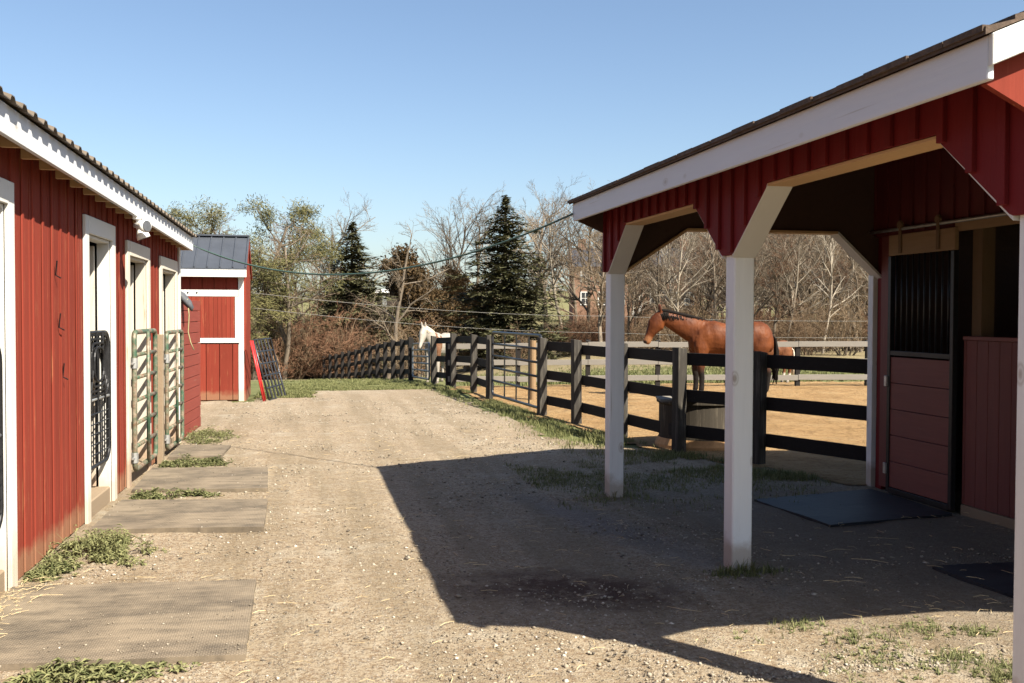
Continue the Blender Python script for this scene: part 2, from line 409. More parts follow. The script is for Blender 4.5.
def in_lane(x, y):
    far = 19.9 if x < -.9 else (20.6 if x < .2 else 23.4)
    if x < -.9 and y > 19.85: return False
    if y+wob(x, y, .8) > far: return False
    edge = lerp(6.0, 3.3, sstep(9.0, 13.5, y)) if y > 9 else 9.5
    if y > 13.5: edge = lerp(3.3, 2.95, sstep(13.5, 22, y))
    return x > -2.0-(.5 if y > 13.6 else 0)*4 and x+wob(x, y) < edge
sheet('gravel_lane', M['gravel'], in_lane, -4.5, 9.6, -3, 23, .1, .012, 'pale stony dirt lane between the barn and the stable')
sheet('paddock_dirt', M['dirt'], lambda x, y: x > fence_x(y)-.25+wob(x,y,.15) and y > 8.9 and y+wob(x,y,.7) < 24.4-.12*(x-4) and x < 26, 3, 26, 8.9, 25.5, .2, .022, 'orange-brown bare dirt of the horse paddock')
# pale drive far left beyond the trees
mb = MB(); pts = []
for k in range(25):
    px = 372+k*3.0; x, y = atd(px, 86+k*.5); pts.append((x, y))
for (x, y) in pts:
    for s in (0, 5): mb.v.append((x+s*.2, y+s, gz(x+s*.2, y+s)+.15))
for i in range(len(pts)-1): mb.f.append((2*i, 2*i+2, 2*i+3, 2*i+1))
tag(mb.build('gravel_drive', plain('pale_gravel', (.5,.48,.46), .9)), 'pale gravel drive across the far field', 'gravel drive', kind='structure')

# ------------------------------------------------------------------ loose stones, straw, grass
def inst_pebbles():
    mb = MB()
    r = random.Random(3)
    base = [(1,0,0),(-1,0,0),(0,1,0),(0,-1,0),(0,0,1),(0,0,-1)]
    fs = [(0,2,4),(2,1,4),(1,3,4),(3,0,4),(2,0,5),(1,2,5),(3,1,5),(0,3,5)]
    n = 0
    while n < 15000:
        y = 4.2+(r.random()**1.9)*16; x = r.uniform(-1.7, 3.2) if r.random() < .72 else r.uniform(2.2, 5.4)
        if not in_lane(x, y): continue
        cl = noise.noise(Vector((x*.9, y*.9, 2)))
        if r.random() > .5+cl*1.3: continue
        s = r.choice((.0035,.005,.005,.007,.007,.009,.013)) * (1 if y < 9 else 1.3)
        if r.random() < .01: s = .02
        z = gz(x, y)+.014
        if x < -.28 and any(a < y < b and (b < 11.5 or x < -.88) for a, b in ((4.95,6.37),(7.93,9.12),(9.7,11.02),(11.9,12.95))):
            if r.random() < .6 or s > .008: continue
            z = .050
        rot = Matrix.Rotation(r.random()*PI, 3, 'Z') @ Matrix.Rotation(r.uniform(-.5,.5), 3, 'X')
        sc = (s*r.uniform(.8,1.5), s*r.uniform(.7,1.1), s*r.uniform(.45,.8))
        mb.add([rot @ Vector((b[0]*sc[0]*r.uniform(.8,1.2), b[1]*sc[1]*r.uniform(.8,1.2), b[2]*sc[2]))+Vector((x, y, z)) for b in base], fs)
        n += 1
    m, nt, b = nodes('pebbles'); N = NT(nt); geo = N.n('ShaderNodeNewGeometry')
    N.l(N.ramp(geo.outputs['Random Per Island'], [(0, (.07,.058,.045)), (.4, (.20,.165,.12)), (.85, (.30,.26,.20)), (1, (.42,.38,.32))]), b.inputs['Base Color']); b.inputs['Roughness'].default_value = .85
    o = mb.build('gravel_stones', m, smooth=True)
    return tag(o, 'small loose stones scattered over the dirt lane', 'gravel', kind='stuff')
inst_pebbles()
def straw():
    mb = MB(); r = random.Random(11)
    for k in range(900):
        q = r.random()
        if q < .22: x, y = r.gauss(-1.68,.07), r.gauss(6.0,.3)
        elif q < .32: x, y = r.uniform(3.0,5.4), r.uniform(4.2,7.3)
        elif q < .42: x, y = r.uniform(3.0,4.6), r.uniform(4.3,5.2)
        else: x, y = r.uniform(-1.6,2.6), 4.4+r.random()**1.6*10
        if x < -1.72+.025*(y-6.5)+.03: x = -1.6+.1*r.random()
        a = r.random()*PI; L = r.uniform(.02,.11) if r.random() < .96 else r.uniform(.15,.25); z = gz(x,y)+.024+ (r.random()*.04 if q < .3 else r.random()*.005)
        b = r.uniform(-.4,.4)
        pts = [(x, y, z), (x+math.cos(a)*L*.5, y+math.sin(a)*L*.5, z+.008*r.random()), (x+math.cos(a+b)*L, y+math.sin(a+b)*L, z)]
        mb.tube(pts, r.uniform(.0009,.0018), 3, cap=False)
    tag(mb.build('loose_straw', M['hay']), 'pale straw strands strewn on the ground by the first barn door', 'straw', kind='stuff')
straw()

def blade(mb, x, y, z, h, w, lean, a, segs=2):
    dx, dy = math.cos(a), math.sin(a); px_, py_ = -dy*w, dx*w
    p0 = Vector((x, y, z)); p1 = p0+Vector((dx*lean*.35, dy*lean*.35, h*.6)); p2 = p0+Vector((dx*lean, dy*lean, h))
    s = Vector((px_, py_, 0))
    mb.add([p0-s, p0+s, p1+s*.8, p1-s*.8, p2], [(0,1,2,3),(3,2,4)])
def leaf(mb, p, d, L, w, droop=.3):
    d = Vector(d).normalized(); s = d.cross(Vector((0,0,1)))
    s = s.normalized()*w if s.length > 1e-4 else Vector((w,0,0))
    m_ = p+d*L*.45+Vector((0,0,.1*L)); e = p+d*L-Vector((0,0,droop*L))
    mb.add([p, m_-s, e, m_+s, m_-Vector((0,0,.12*L))], [(0,1,4),(1,2,4),(4,2,3),(0,4,3)])
def weed_clump(name, cx, cy, rx, ry, n, hmax, label, group='weeds growing along the red barn wall', mat='weed', seed=1, cat='weeds', blades=.4):
    r = random.Random(seed); mb = MB()
    for k in range(n):
        a = r.random()*2*PI; q = math.sqrt(r.random()) if r.random() < .7 else r.uniform(.5,1.35); x = cx+rx*q*math.cos(a); y = cy+ry*q*math.sin(a)
        if n > 200 and noise.noise(Vector((x*4, y*4, seed))) < -.12: continue
        h = hmax*max(.22, 1-.62*q)*r.uniform(.25,1.15)*(.65+.9*max(0,noise.noise(Vector((x*6,y*6,seed+9)))+.3))
        if x < -1.74+.025*(y-6.5)+.04 and y < 13.6 and cx < 0: continue
        z = gz(x, y)+.006
        if r.random() < blades:
            for j in range(4): blade(mb, x+r.uniform(-.01,.01), y+r.uniform(-.01,.01), z, h*r.uniform(.6,1.1), .0028, h*r.uniform(.2,.8), r.random()*6.28)
        else:
            top = Vector((x+r.uniform(-.3,.3)*h, y+r.uniform(-.3,.3)*h, z+h))
            mb.tube([(x,y,z), tuple(top)], [.0025,.001], 3, cap=False)
            for j in range(r.randint(5,9)):
                t = r.uniform(.15,1); p = Vector((x,y,z)).lerp(top, t); an = r.random()*6.28
                leaf(mb, p, (math.cos(an), math.sin(an), r.uniform(0,.7)), r.uniform(.025,.075), r.uniform(.005,.013))
    o = mb.build(name, M[mat], org=(cx, cy, 0)); return tag(o, label, cat, group)
weed_clump('weed_clump', -1.40, 7.28, .36, .40, 620, .20, 'largest leafy weed clump, at the red wall between the first two barn doors', seed=2)
weed_clump('weed_clump', -1.60, 6.82, .12, .18, 110, .11, 'small weed tuft against the white trim of the nearest barn door', seed=3)
weed_clump('weed_clump', -1.18, 9.48, .40, .14, 260, .10, 'flat strip of green weeds between the second and third rubber mats', seed=4)
weed_clump('weed_clump', -1.20, 11.50, .36, .26, 280, .12, 'grassy weed patch between the third and the farthest rubber mats', seed=5)
weed_clump('weed_clump', -1.25, 14.0, .32, .70, 420, .14, 'weed patch at the foot of the red plank screen beyond the barn', seed=6)
weed_clump('weed_clump', -1.05, 4.86, .42, .10, 250, .07, 'low broad-leaved weeds in front of the nearest rubber mat', seed=7)
weed_clump('weed_clump', -1.47, 4.72, .2, .10, 120, .08, 'weed tuft in the bottom left corner before the nearest rubber mat', seed=8)
weed_clump('grass_tuft', 2.80, 5.98, .24, .10, 150, .15, 'grass tuft round the foot of the middle white post', 'grass round the stable posts', 'grass', 9, 'grass tuft', 1)
weed_clump('grass_tuft', 2.80, 8.70, .34, .20, 160, .09, 'grass tuft round the foot of the farthest white post', 'grass round the stable posts', 'grass', 10, 'grass tuft', 1)
def sparse_weeds():
    r = random.Random(23); mb = MB()
    spots = [(1000,676,.17,150),(955,660,.13,85),(870,642,.20,70),(925,632,.16,65),(868,660,.15,45),(800,628,.12,40),(972,634,.10,45),(905,672,.2,40),(840,676,.14,18),(760,640,.2,14)]
    for px, py, rx, n in spots:
        p = gnd(px, py)
        for k in range(n):
            x = p.x+r.gauss(0,rx*.6); y = p.y+r.gauss(0,rx*.5); z = gz(x,y)+.008; h = r.uniform(.012,.05)
            for q in range(4): blade(mb, x+r.uniform(-.012,.012), y+r.uniform(-.012,.012), z, h*r.uniform(.5,1.2), .0022, h*r.uniform(.3,1.2), r.random()*6.28)
            if r.random() < .35:
                for q in range(5):
                    an = r.random()*6.28; leaf(mb, Vector((x,y,z+.004)), (math.cos(an), math.sin(an), r.uniform(.1,.8)), r.uniform(.015,.04), r.uniform(.004,.009))
    tag(mb.build('sparse_weeds', M['weed']), 'sparse low weeds in the sunlit stony patch beside the near white post', 'weeds', kind='stuff')
sparse_weeds()

def grass_strip(name, n, sampler, h0, h1, label, mat='grass', seed=0, w=.003, org=(0,0,0)):
    r = random.Random(seed); mb = MB()
    for k in range(n):
        x, y = sampler(r)
        if noise.noise(Vector((x*1.3, y*1.3, 7)))+.35*noise.noise(Vector((x*5, y*5, 7))) < -.12: continue
        for j in range(3):
            h = r.uniform(h0, h1); blade(mb, x+r.gauss(0,.02), y+r.gauss(0,.02), gz(x, y)+.0, h, w, h*r.uniform(.2,.9), r.random()*6.28)
    return tag(mb.build(name, M[mat]), label, 'grass', kind='stuff')
def s_fence(r):
    y = 9.3+r.random()**1.0*17; q = r.random()
    return fence_x(y)-.05-abs(r.gauss(0,.42 if y < 15 else .26))-(.15 if y < 11 else 0), y
grass_strip('grass_strip', 11000, s_fence, .03, .09, 'green grass growing along the foot of the black board fence', seed=1, w=.004)
def s_shade(r): return r.uniform(2.2, 5.2), r.gauss(9.9,.75)
grass_strip('grass_patch', 5000, s_shade, .02, .06, 'thin grass in the shade behind the stable posts', seed=2)
def s_left(r):
    x = r.uniform(-.9, 3.4); return x, (20.4 if x < .3 else 23.0)+abs(r.gauss(0,4.0))
grass_strip('lawn', 24000, s_left, .02, .055, 'bright green lawn beyond the end of the gravel lane', seed=3, w=.008)
def s_dry(r): x = r.uniform(4, 22); return x, 24.4-.12*(x-4)+abs(r.gauss(0,5))
grass_strip('pasture_grass', 16000, s_dry, .04, .12, 'short green pasture grass behind the grey board fence', seed=4, w=.01)

# ------------------------------------------------------------------ BARN (left)
BROT = -math.atan(.025)
barn = empty('red_barn', (-1.9025, 0, 0), BROT, 'long red board barn with white door trim and corrugated roof on the left', 'barn')
BY0, BY1 = .6, 13.55
doors = [(5.30, 6.58, 2.47), (8.40, 9.52, 2.46), (10.07, 11.30, 2.38), (12.0, 13.28, 2.34)]
def eave(y): return 2.86-(y-5.76)*.02
mb = MB(); y = BY0; r = random.Random(5)
while y < BY1-.02:
    w = r.choice((.135,.14,.15,.145)); y2 = min(y+w, BY1)
    z0 = .02; top = eave(y)+.10
    for a, b, h in doors:
        if y2 > a+.06 and y < b-.06: z0 = h-.05
    t = r.uniform(0,.004)
    mb.box(-.03, t, y, y2-.006, z0, top)
    y = y2
y = BY0+.05
while y < BY1-.1:
    z0 = .03; ok = True
    for a, b, h in doors:
        if y+.045 > a-.01 and y < b+.01: z0 = h+.01
    ok = not (y+.06 > BY1-.1)
    if ok: mb.prism([(.005,y-.006,z0),(.0135,y+.004,z0),(.0135,y+.038,z0),(.005,y+.048,z0)], (0,0,eave(y)+.08-z0))
    y += .228
mb.build('wall', M['barn_red'], barn, bevel=.002)
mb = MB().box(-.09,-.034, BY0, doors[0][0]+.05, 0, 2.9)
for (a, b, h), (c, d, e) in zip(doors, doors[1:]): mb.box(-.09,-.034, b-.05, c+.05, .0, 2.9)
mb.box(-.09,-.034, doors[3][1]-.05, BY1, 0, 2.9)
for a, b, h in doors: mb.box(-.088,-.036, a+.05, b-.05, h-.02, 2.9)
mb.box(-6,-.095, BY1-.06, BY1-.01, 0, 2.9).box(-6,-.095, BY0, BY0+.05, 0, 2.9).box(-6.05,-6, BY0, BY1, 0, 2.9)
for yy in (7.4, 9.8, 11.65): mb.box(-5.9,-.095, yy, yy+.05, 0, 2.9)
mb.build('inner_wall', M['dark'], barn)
mb = MB().prism([(-6.03,BY1-.005,2.9),(-.03,BY1-.005,2.9),(-3.03,BY1-.005,3.9)], (0,-.05,0)).prism([(-6.03,BY0+.005,2.9),(-.03,BY0+.005,2.9),(-3.03,BY0+.005,3.9)], (0,.05,0))
mb.box(-6,-.035, BY1-.009, BY1+.012, .02, 2.9).box(-6,-.035, BY0-.012, BY0+.0, .02, 2.9)
mb.build('gable', M['barn_red'], barn)
# corrugated roof sheet with real ribs
mb = MB(); per = .21; prof = [(0,0),(.10,0),(.125,.03),(.175,.03),(.20,0)]
ys = []
y = BY0-.2
while y < BY1-.30:
    for dy, dz in prof: ys.append((y+dy*per/.21, dz))
    y += per
rows = [(.255, -.05), (-3.03, 1.06), (-6.3, -.05)]
for (xx, dz) in rows:
    for (yy, h) in ys: mb.v.append((xx, yy, eave(yy)+dz+h))
for (xx, dz) in rows:
    for (yy, h) in ys: mb.v.append((xx, yy, eave(yy)+dz+h-.006))
n = len(ys); k3 = 3*n
for q in range(2):
    for i in range(n-1):
        mb.f.append((q*n+i, q*n+i+1, (q+1)*n+i+1, (q+1)*n+i)); mb.f.append((k3+q*n+i, k3+(q+1)*n+i, k3+(q+1)*n+i+1, k3+q*n+i+1))
for i in range(n-1): mb.f.append((i, k3+i, k3+i+1, i+1))
mb.build('roof', M['tin'], barn)
MB().prism([(.175, BY0-.15, eave(BY0)-.22), (.175, BY1-.14, eave(BY1)-.22), (.175, BY1-.14, eave(BY1)-.05), (.175, BY0-.15, eave(BY0)-.05)], (.03,0,0)).build('fascia', M['white_y'], barn, bevel=.003)
y = BY0+.1
while y < BY1:
    e = eave(y)
    MB().prism([(.174,y,e-.205),(.174,y,e-.07),(.036,y,e+.0),(.036,y,e-.205)], (0,.045,0)).build('rafter_tail', M['tan_wood'], barn)
    y += .40
mb = MB(); 
mb.prism([(.174,BY0-.1,eave(BY0)-.065),(.174,BY1-.15,eave(BY1)-.065),(-.04,BY1-.15,eave(BY1)+.03),(-.04,BY0-.1,eave(BY0)+.03)], (0,0,.010))
mb.build('soffit', M['soffit'], barn)
MB().box(.005,.03, BY1-.09, BY1+.012, 0, 2.62).build('corner_trim', M['white'], barn, bevel=.003)
# doors: trim, leaf opened inwards, sill
for i, (a, b, h) in enumerate(doors):
    mb = MB().box(.006,.032, a, a+.115, .0, h).box(.006,.032, b-.115, b, .0, h).box(.006,.034, a+.118, b-.118, h-.14, h)
    mb.box(-.10,.004, a+.115, a+.14, 0, h-.14).box(-.10,.004, b-.14, b-.115, 0, h-.14).box(-.10,.004, a+.14, b-.14, h-.165, h-.14)
    mb.build('door_trim', M['white'] if i < 2 else M['white_worn'], barn, bevel=.003)
    mb = MB(); xx = -.11
    while xx > -1.05: mb.box(xx-.135, xx, b-.20, b-.165, .16, h-.19); xx -= .14
    lf = mb.build('door', M['white_worn'], barn, bevel=.003); lf['label'] = 'white painted board door opened inwards'
    mb = MB().box(-.28,.0, a+.14, b-.14, .0, .15)
    mb.build('sill', M['bare_sill'], barn, bevel=.01)
# webbed black stall guards on the first two doors
def rounded(y0, y1, z0, z1, x, rad=.12, n=5):
    pts = []
    for cy, cz, a0 in ((y1-rad, z1-rad, 0), (y0+rad, z1-rad, PI/2), (y0+rad, z0+rad, PI), (y1-rad, z0+rad, 3*PI/2)):
        for k in range(n+1):
            a = a0+k*PI/2/n; pts.append((x, cy+rad*math.cos(a), cz+rad*math.sin(a)))
    return pts
def stall_guard(a, b, z0, z1, label):
    g = empty('stall_gate', (-.03, a+.10, 0), R(-1.5)); g.parent = barn; g['label'] = label
    W = b-a-.22
    MB().tube(rounded(.02, W, z0, z1, 0, .13), .017, 8, closed=True).build('frame', M['iron'], g, smooth=True)
    MB().tube([(0,.02,(z0+z1)/2),(0,W,(z0+z1)/2)], .014, 8).build('crossbar', M['galv'], g, smooth=True)
    mb = MB(); zc = (z0+z1)/2
    y = .10
    while y < W-.04: mb.tube([(0,y,z0+.02),(0,y,zc-.01)], .006, 5); y += .075
    z = z0+.1
    while z < zc-.04: mb.tube([(.004,.02,z),(.004,W,z)], .006, 5); z += .085
    mb.tube([(0,.03,zc+.02),(0,W*.5,z1-.03),(0,W-.02,zc+.05)], .010, 6)
    y = .12
    while y < W: mb.tube([(0,y,zc),(0,y,z1-.02)], .007, 5); y += .1
    # rubber webbing hung through the upper half
    for k in range(4):
        q = .05+k*.075
        if W-2*q > .12: mb.tube(rounded(q, W-q, zc+.03+k*.04, z1-.02-k*.035, .006+k*.006, min(.11, (W-2*q)/2.1)), .011, 6, closed=True)
    for k in range(3): mb.tube([(.012,W*(.2+.25*k),z1+.01),(.02,W*(.28+.2*k),zc+.25),(.012,W*(.2+.3*k),zc-.05)], .012, 6)
    mb.build('bar_mesh', M['iron'], g)
    for z in (zc+.25, z0+.28):
        MB().box(-.03,.012,-.14,.03, z-.018, z+.018).tube([(.0,.0,z-.05),(.0,.0,z+.05)], .016, 8).tube([(.015,-.10,z),(.03,-.10,z)], .012, 6).build('hinge', M['galv'], g, bevel=.003)
stall_guard(8.42, 9.50, .40, 1.52, 'black webbed stall guard hung in the second doorway')
stall_guard(5.20, 6.50, .40, 1.52, 'black webbed stall guard hung in the nearest doorway')
def tube_gate(a, b, z0, z1, label):
    g = empty('stall_gate', (.055, a+.20, 0), R(-.8)); g.parent = barn; g['label'] = label
    W = b-a-.17
    MB().tube(rounded(0, W, z0, z1, 0, .07), .025, 10, closed=True).build('frame', M['green_gate'], g, smooth=True)
    for k in range(1, 6):
        z = z0+(z1-z0)*k/6; MB().tube([(0,.0,z),(0,W,z)], .021, 8).build('bar', M['green_gate'], g, smooth=True)
    MB().tube([(.028,W*.5,z0),(.028,W*.5,z1)], .018, 8).build('stay', M['green_gate'], g, smooth=True)
    for z in (z0+.12, z1-.3): MB().tube([(.0,-.09,z),(0,.03,z)], .012, 6).tube([(0,0,z-.05),(0,0,z+.05)], .034, 8).build('hinge', M['galv'], g)
tube_gate(10.03, 11.30, .16, 1.50, 'green tubular gate with worn rusty bars across the third doorway')
tube_gate(12.0, 13.30, .10, 1.46, 'green tubular gate across the farthest doorway')
MB().box(.035,.10, 11.62, 11.72, 0, 1.45).build('gate_post', M['bare_sill'], barn, bevel=.004)
# small latches and nails on the wall
mb = MB()
for (yy, zz) in ((7.55,2.05),(7.63,1.68),(7.72,1.32)): mb.tube([(.03,yy,zz),(.012,yy+.03,zz-.10),(.04,yy+.06,zz-.12)], .005, 5)
mb.build('wall_hook', M['iron'], barn)
# flood light under the eave
p = atx(138, 226, -1.46)
fl = empty('flood_light', p, 0, 'twin white flood lamp fixed under the barn eave beside the third doorway', 'flood light')
MB().box(-.04,.02,-.04,.04,.06,.10).tube([(0,0,.06),(0,0,.0)], .02, 8).build('bracket', M['lamp_white'], fl)
for s, d in ((-1.3, Vector((.75,-.55,-.05))), (1.3, Vector((.35,.1,-.9)))):
    d.normalize(); c = Vector((0, s*.04, -.0)); u = d.orthogonal().normalized(); w = d.cross(u)
    secs = [(c-d*.03, u*.02, w*.02), (c+d*.03, u*.035, w*.035), (c+d*.08, u*.058, w*.058), (c+d*.115, u*.062, w*.062)]
    lh = MB().loft(secs, 16).build('lamp_head', M['lamp_white'], fl, smooth=True); MB().loft([(c+d*.114, u*.05, w*.05), (c+d*.120, u*.048, w*.048)], 16).build('lens', M['grey_cloth'], lh)
# white cable clipped below the fascia
# hanging cable barn -> stable
A = Vector((-1.37, 13.45, 2.56)); B = Vector((2.41, 8.80, 2.60)); pts = []
for k in range(33):
    t = k/32; q = A.lerp(B, t); q.z -= .50*4*t*(1-t)*.92; pts.append(q)
pre = [Vector((-1.62, 7.5, 2.66)), Vector((-1.55, 10, 2.60)), Vector((-1.47, 12.2, 2.57))]
tag(MB().tube(pre+pts, .010, 6).build('cable', M['cable'], smooth=True), 'thick green cable sagging across the lane from the barn eave to the stable roof', 'cable')

# red plank screen beyond the barn
sc = empty('plank_screen', (-1.575, 13.66, 0), -math.atan(.06), 'low red screen of horizontal planks standing just past the barn corner', 'plank screen')
z = .02; L = 1.72; k = 0
while z < 1.80:
    h = .155; MB().box(-.025, rnd.uniform(0,.006), 0, L, z, z+h-.008).build('plank', M['barn_red_h'], sc, bevel=.003); z += h
for yy in (.05, .85, 1.6): MB().box(-.12,-.03, yy, yy+.09, 0, 1.80).build('post', M['raw_dark'], sc)
# grey tarp and strap slung over the screen
cl = empty('tarp_bundle', (-1.575, 13.72, 1.86), 0, 'grey tarp bundle lying on top of the red plank screen', 'tarp')
secs = []
for t, (xx, zz, a, b) in enumerate([(-.35,.20,.05,.05),(-.15,.13,.10,.07),(.03,.04,.12,.06),(.12,-.06,.09,.05),(.16,-.12,.03,.03)]):
    secs.append(((xx, .12, zz), (0, a, 0), (.4*b, 0, b)))
MB().loft(secs, 10).build('tarp', M['grey_cloth'], cl, smooth=True)
MB().tube([(.10,.05,.02),(.115,.08,-.20),(.10,.10,-.42),(.13,.12,-.56),(.17,.13,-.66)], .008, 6).build('strap', M['rope'], cl, smooth=True)

# ------------------------------------------------------------------ small red shed (back left)
SY = 19.9
sh = empty('small_red_shed', (-2.6, SY, 0), 0, 'small red shed with dark metal roof and white trim beyond the barn', 'shed')
def sx(px): return -1.04+(px-249)*.01833+2.6       # local x of a measured column
def szz(py): return (402-py)*.0191
X0 = -1.9; X1 = sx(248); D = 1.75
mb = MB(); x = X0; r = random.Random(9)
while x < X1-.01:
    w = .22; x2 = min(x+w, X1); mb.box(x, x2-.008, 0, .03, .0, 2.44); x = x2
mb.build('wall', M['barn_red'], sh, bevel=.003)
mb = MB().box(X1-.03, X1, .032, D, 0, 2.44).box(X0, X0+.03, .032, D, 0, 2.44).box(X0+.03, X1-.03, D-.03, D, 0, 2.44)
mb.prism([(X1, .0, 2.44), (X1, D, 2.44), (X1, D/2, 3.10)], (-.03,0,0)).prism([(X0, .0, 2.44), (X0, D, 2.44), (X0, D/2, 3.10)], (.03,0,0))
mb.build('side_wall', M['barn_red'], sh)
ridge = 3.26; ye = -.22; yr = D/2
rf = MB(); rx0, rx1 = X0-.1, X1+.03
rf.prism([(rx0,ye,2.52),(rx0,yr,ridge-.06),(rx0,yr,ridge-.03),(rx0,ye,2.55)], (rx1-rx0,0,0))
rf.prism([(rx0,D+.22,2.52),(rx0,yr+.004,ridge-.06),(rx0,yr+.004,ridge-.03),(rx0,D+.22,2.55)], (rx1-rx0,0,0))
x = rx1-.02
while x > rx0:
    rf.beam((x,ye,2.56),(x,yr,ridge-.02), .022, .03); x -= .235
rf.beam((rx0,yr,ridge-.015),(rx1,yr,ridge-.015), .16, .03)
rf.build('roof', M['tin_dark'], sh)
MB().box(rx0, rx1-.005, ye-.002, ye+.03, 2.38, 2.52).build('fascia', M['white'], sh, bevel=.003)
MB().prism([(X1+.0,ye+.03,2.38),(X1+.0,ye+.03,2.51),(X1+.0,yr,ridge-.07),(X1+.0,D+.2,2.51),(X1+.0,D+.2,2.38),(X1+.0,yr,ridge-.25)], (.03,0,0)).build('rake_board', M['barn_red'], sh)
MB().box(sx(240.5), sx(246), -.03, -.002, 0, 2.42).build('corner_post', M['white'], sh, bevel=.003)
MB().box(X0, sx(240), -.05, -.004, szz(296.5), szz(290)).build('door_track', M['white'], sh, bevel=.003)
for px in (181,190,199): MB().tube([(sx(px),-.056,szz(293)),(sx(px),-.048,szz(293))], .018, 8).build('bolt', M['iron'], sh)
mb = MB(); x = sx(168)
while x < sx(237): mb.box(x, min(x+.075, sx(237)), -.045, -.005, szz(338), szz(296.8)); x += .079
mb.build('upper_door', M['barn_red'], sh, bevel=.002)
MB().box(sx(237.2), sx(240.4), -.052, -.003, szz(338), szz(296.8)).box(sx(168)-.08, sx(168)-.003, -.052, -.003, szz(338), szz(296.8)).box(sx(168)-.08, sx(242), -.06, -.003, szz(343), szz(338.2)).build('door_frame', M['white'], sh, bevel=.003)
mb = MB(); x = sx(168)
while x < sx(239): mb.box(x, min(x+.235, sx(240)), -.04, -.004, .03, szz(344)); x += .245
mb.build('lower_door', M['barn_red'], sh, bevel=.004)

def leaning_gate(name, mat, y0, W, H, xb, xt, label, nv=4, nh=5, rt=.016):
    g = empty(name, (xb, y0, 0), R(-13), label, 'gate', 'gates leaning on the small shed')
    dx = xt-xb
    def P(v, t): return (dx*t, v, H*t*(1-.0)+.01)
    fr = MB(); fr.tube([P(0,0),P(0,1),P(W,1),P(W,0)], rt, 8, closed=True); fr.build('frame', mat, g, smooth=True)
    for k in range(1, nv+1): MB().tube([P(W*k/(nv+1),0),P(W*k/(nv+1),1)], rt*.9, 6).build('upright', mat, g)
    for k in range(1, nh): MB().tube([P(0,k/nh),P(W,k/nh)], rt*.8, 6).build('bar', mat, g)
leaning_gate('leaning_gate', M['pipe_dark'], 19.85, 1.25, 1.17, -.62, -.93, 'black bar gate leaning against the side of the small red shed', 4, 5, .021)
leaning_gate('leaning_gate', M['red_pipe'], 19.66, .12, 1.16, -.72, -.97, 'red gate leaning against the small shed under the black gate', 0, 3, .018)

# ------------------------------------------------------------------ STABLE (right)
st = empty('stable', (4.0, 6.0, 0), 0, 'open-fronted red stable with white posts, white fascia and shingle roof on the right', 'stable')
OX = (4.0, 6.0, 0)
def sb(mb, name, mat, parent=None, **k):      # build in stable coordinates
    return mb.build(name, mat, parent or st, org=OX, **k)
YN, YF = 3.20, 8.86; XE = 2.42; XP = 2.74; XS = 5.45; XB = 8.6; SL = .42
def rz_(x): return 2.70+(x-XE)*SL if x <= 5.5 else 2.70+(5.5-XE)*SL-(x-5.5)*SL
posts = [3.29, 6.05, 8.72]
for i, y in enumerate(posts):
    sb(MB().box(XP+.002, XP+.142, y, y+.14, -.05, 2.46), 'post', M['post_white'], bevel=.008)
# siding on the eave side, scalloped down to each post, with battens
def arch_z(y):
    z = 2.475
    for p in posts:
        c = p+.07; d = abs(y-c)
        if d < .60: z = min(z, 2.475 if d > .57 else (2.075 if d < .085 else 2.075+(d-.085)/(.56-.085)*.375))
    return z
Ys = [3.24+i*(8.85-3.24)/260 for i in range(261)]
mb = MB()
n0 = len(Ys)
for y in Ys: mb.v += [(XP-.022, y, arch_z(y)), (XP-.022, y, rz_(XP)-.02), (XP, y, rz_(XP)-.02), (XP, y, arch_z(y))]
for i in range(n0-1):
    a = i*4; b = a+4
    mb.f += [(a,a+1,b+1,b),(a+2,a+3,b+3,b+2),(a+3,a,b,b+3),(a+1,a+2,b+2,b+1)]
mb.f += [(0,3,2,1), (4*n0-4,4*n0-3,4*n0-2,4*n0-1)]
y = 3.26
while y < 8.82:
    mb.box(XP-.044, XP-.0225, y, y+.045, max(arch_z(y), arch_z(y+.045))+.0, rz_(XP)-.03); y += .197
sb(mb, 'siding', M['stable_red'], bevel=.002)
# beam behind the siding, tan liner under it, white liners under the brackets
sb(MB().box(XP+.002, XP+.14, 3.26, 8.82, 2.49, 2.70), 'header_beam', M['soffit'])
ends = [3.26]+[0]*0
for a, b in ((posts[0]+.07+.57, posts[1]+.07-.57), (posts[1]+.07+.57, posts[2]+.07-.57)):
    sb(MB().box(XP-.02, XP+.145, a, b, 2.455, 2.472), 'beam_liner', M['tan_wood'], bevel=.002)
for p in posts:
    for s in (-1, 1):
        y0 = p+.07+s*.075; y1 = p+.07+s*.57
        if y1 < 3.2 or y1 > 9: continue
        sb(MB().prism([(XP-.02,y0,2.055),(XP-.02,y1,2.455),(XP-.02,y1-s*.001,2.48),(XP-.02,y0,2.083)], (.165,0,0)), 'bracket', M['white'], fix=True, bevel=.002)
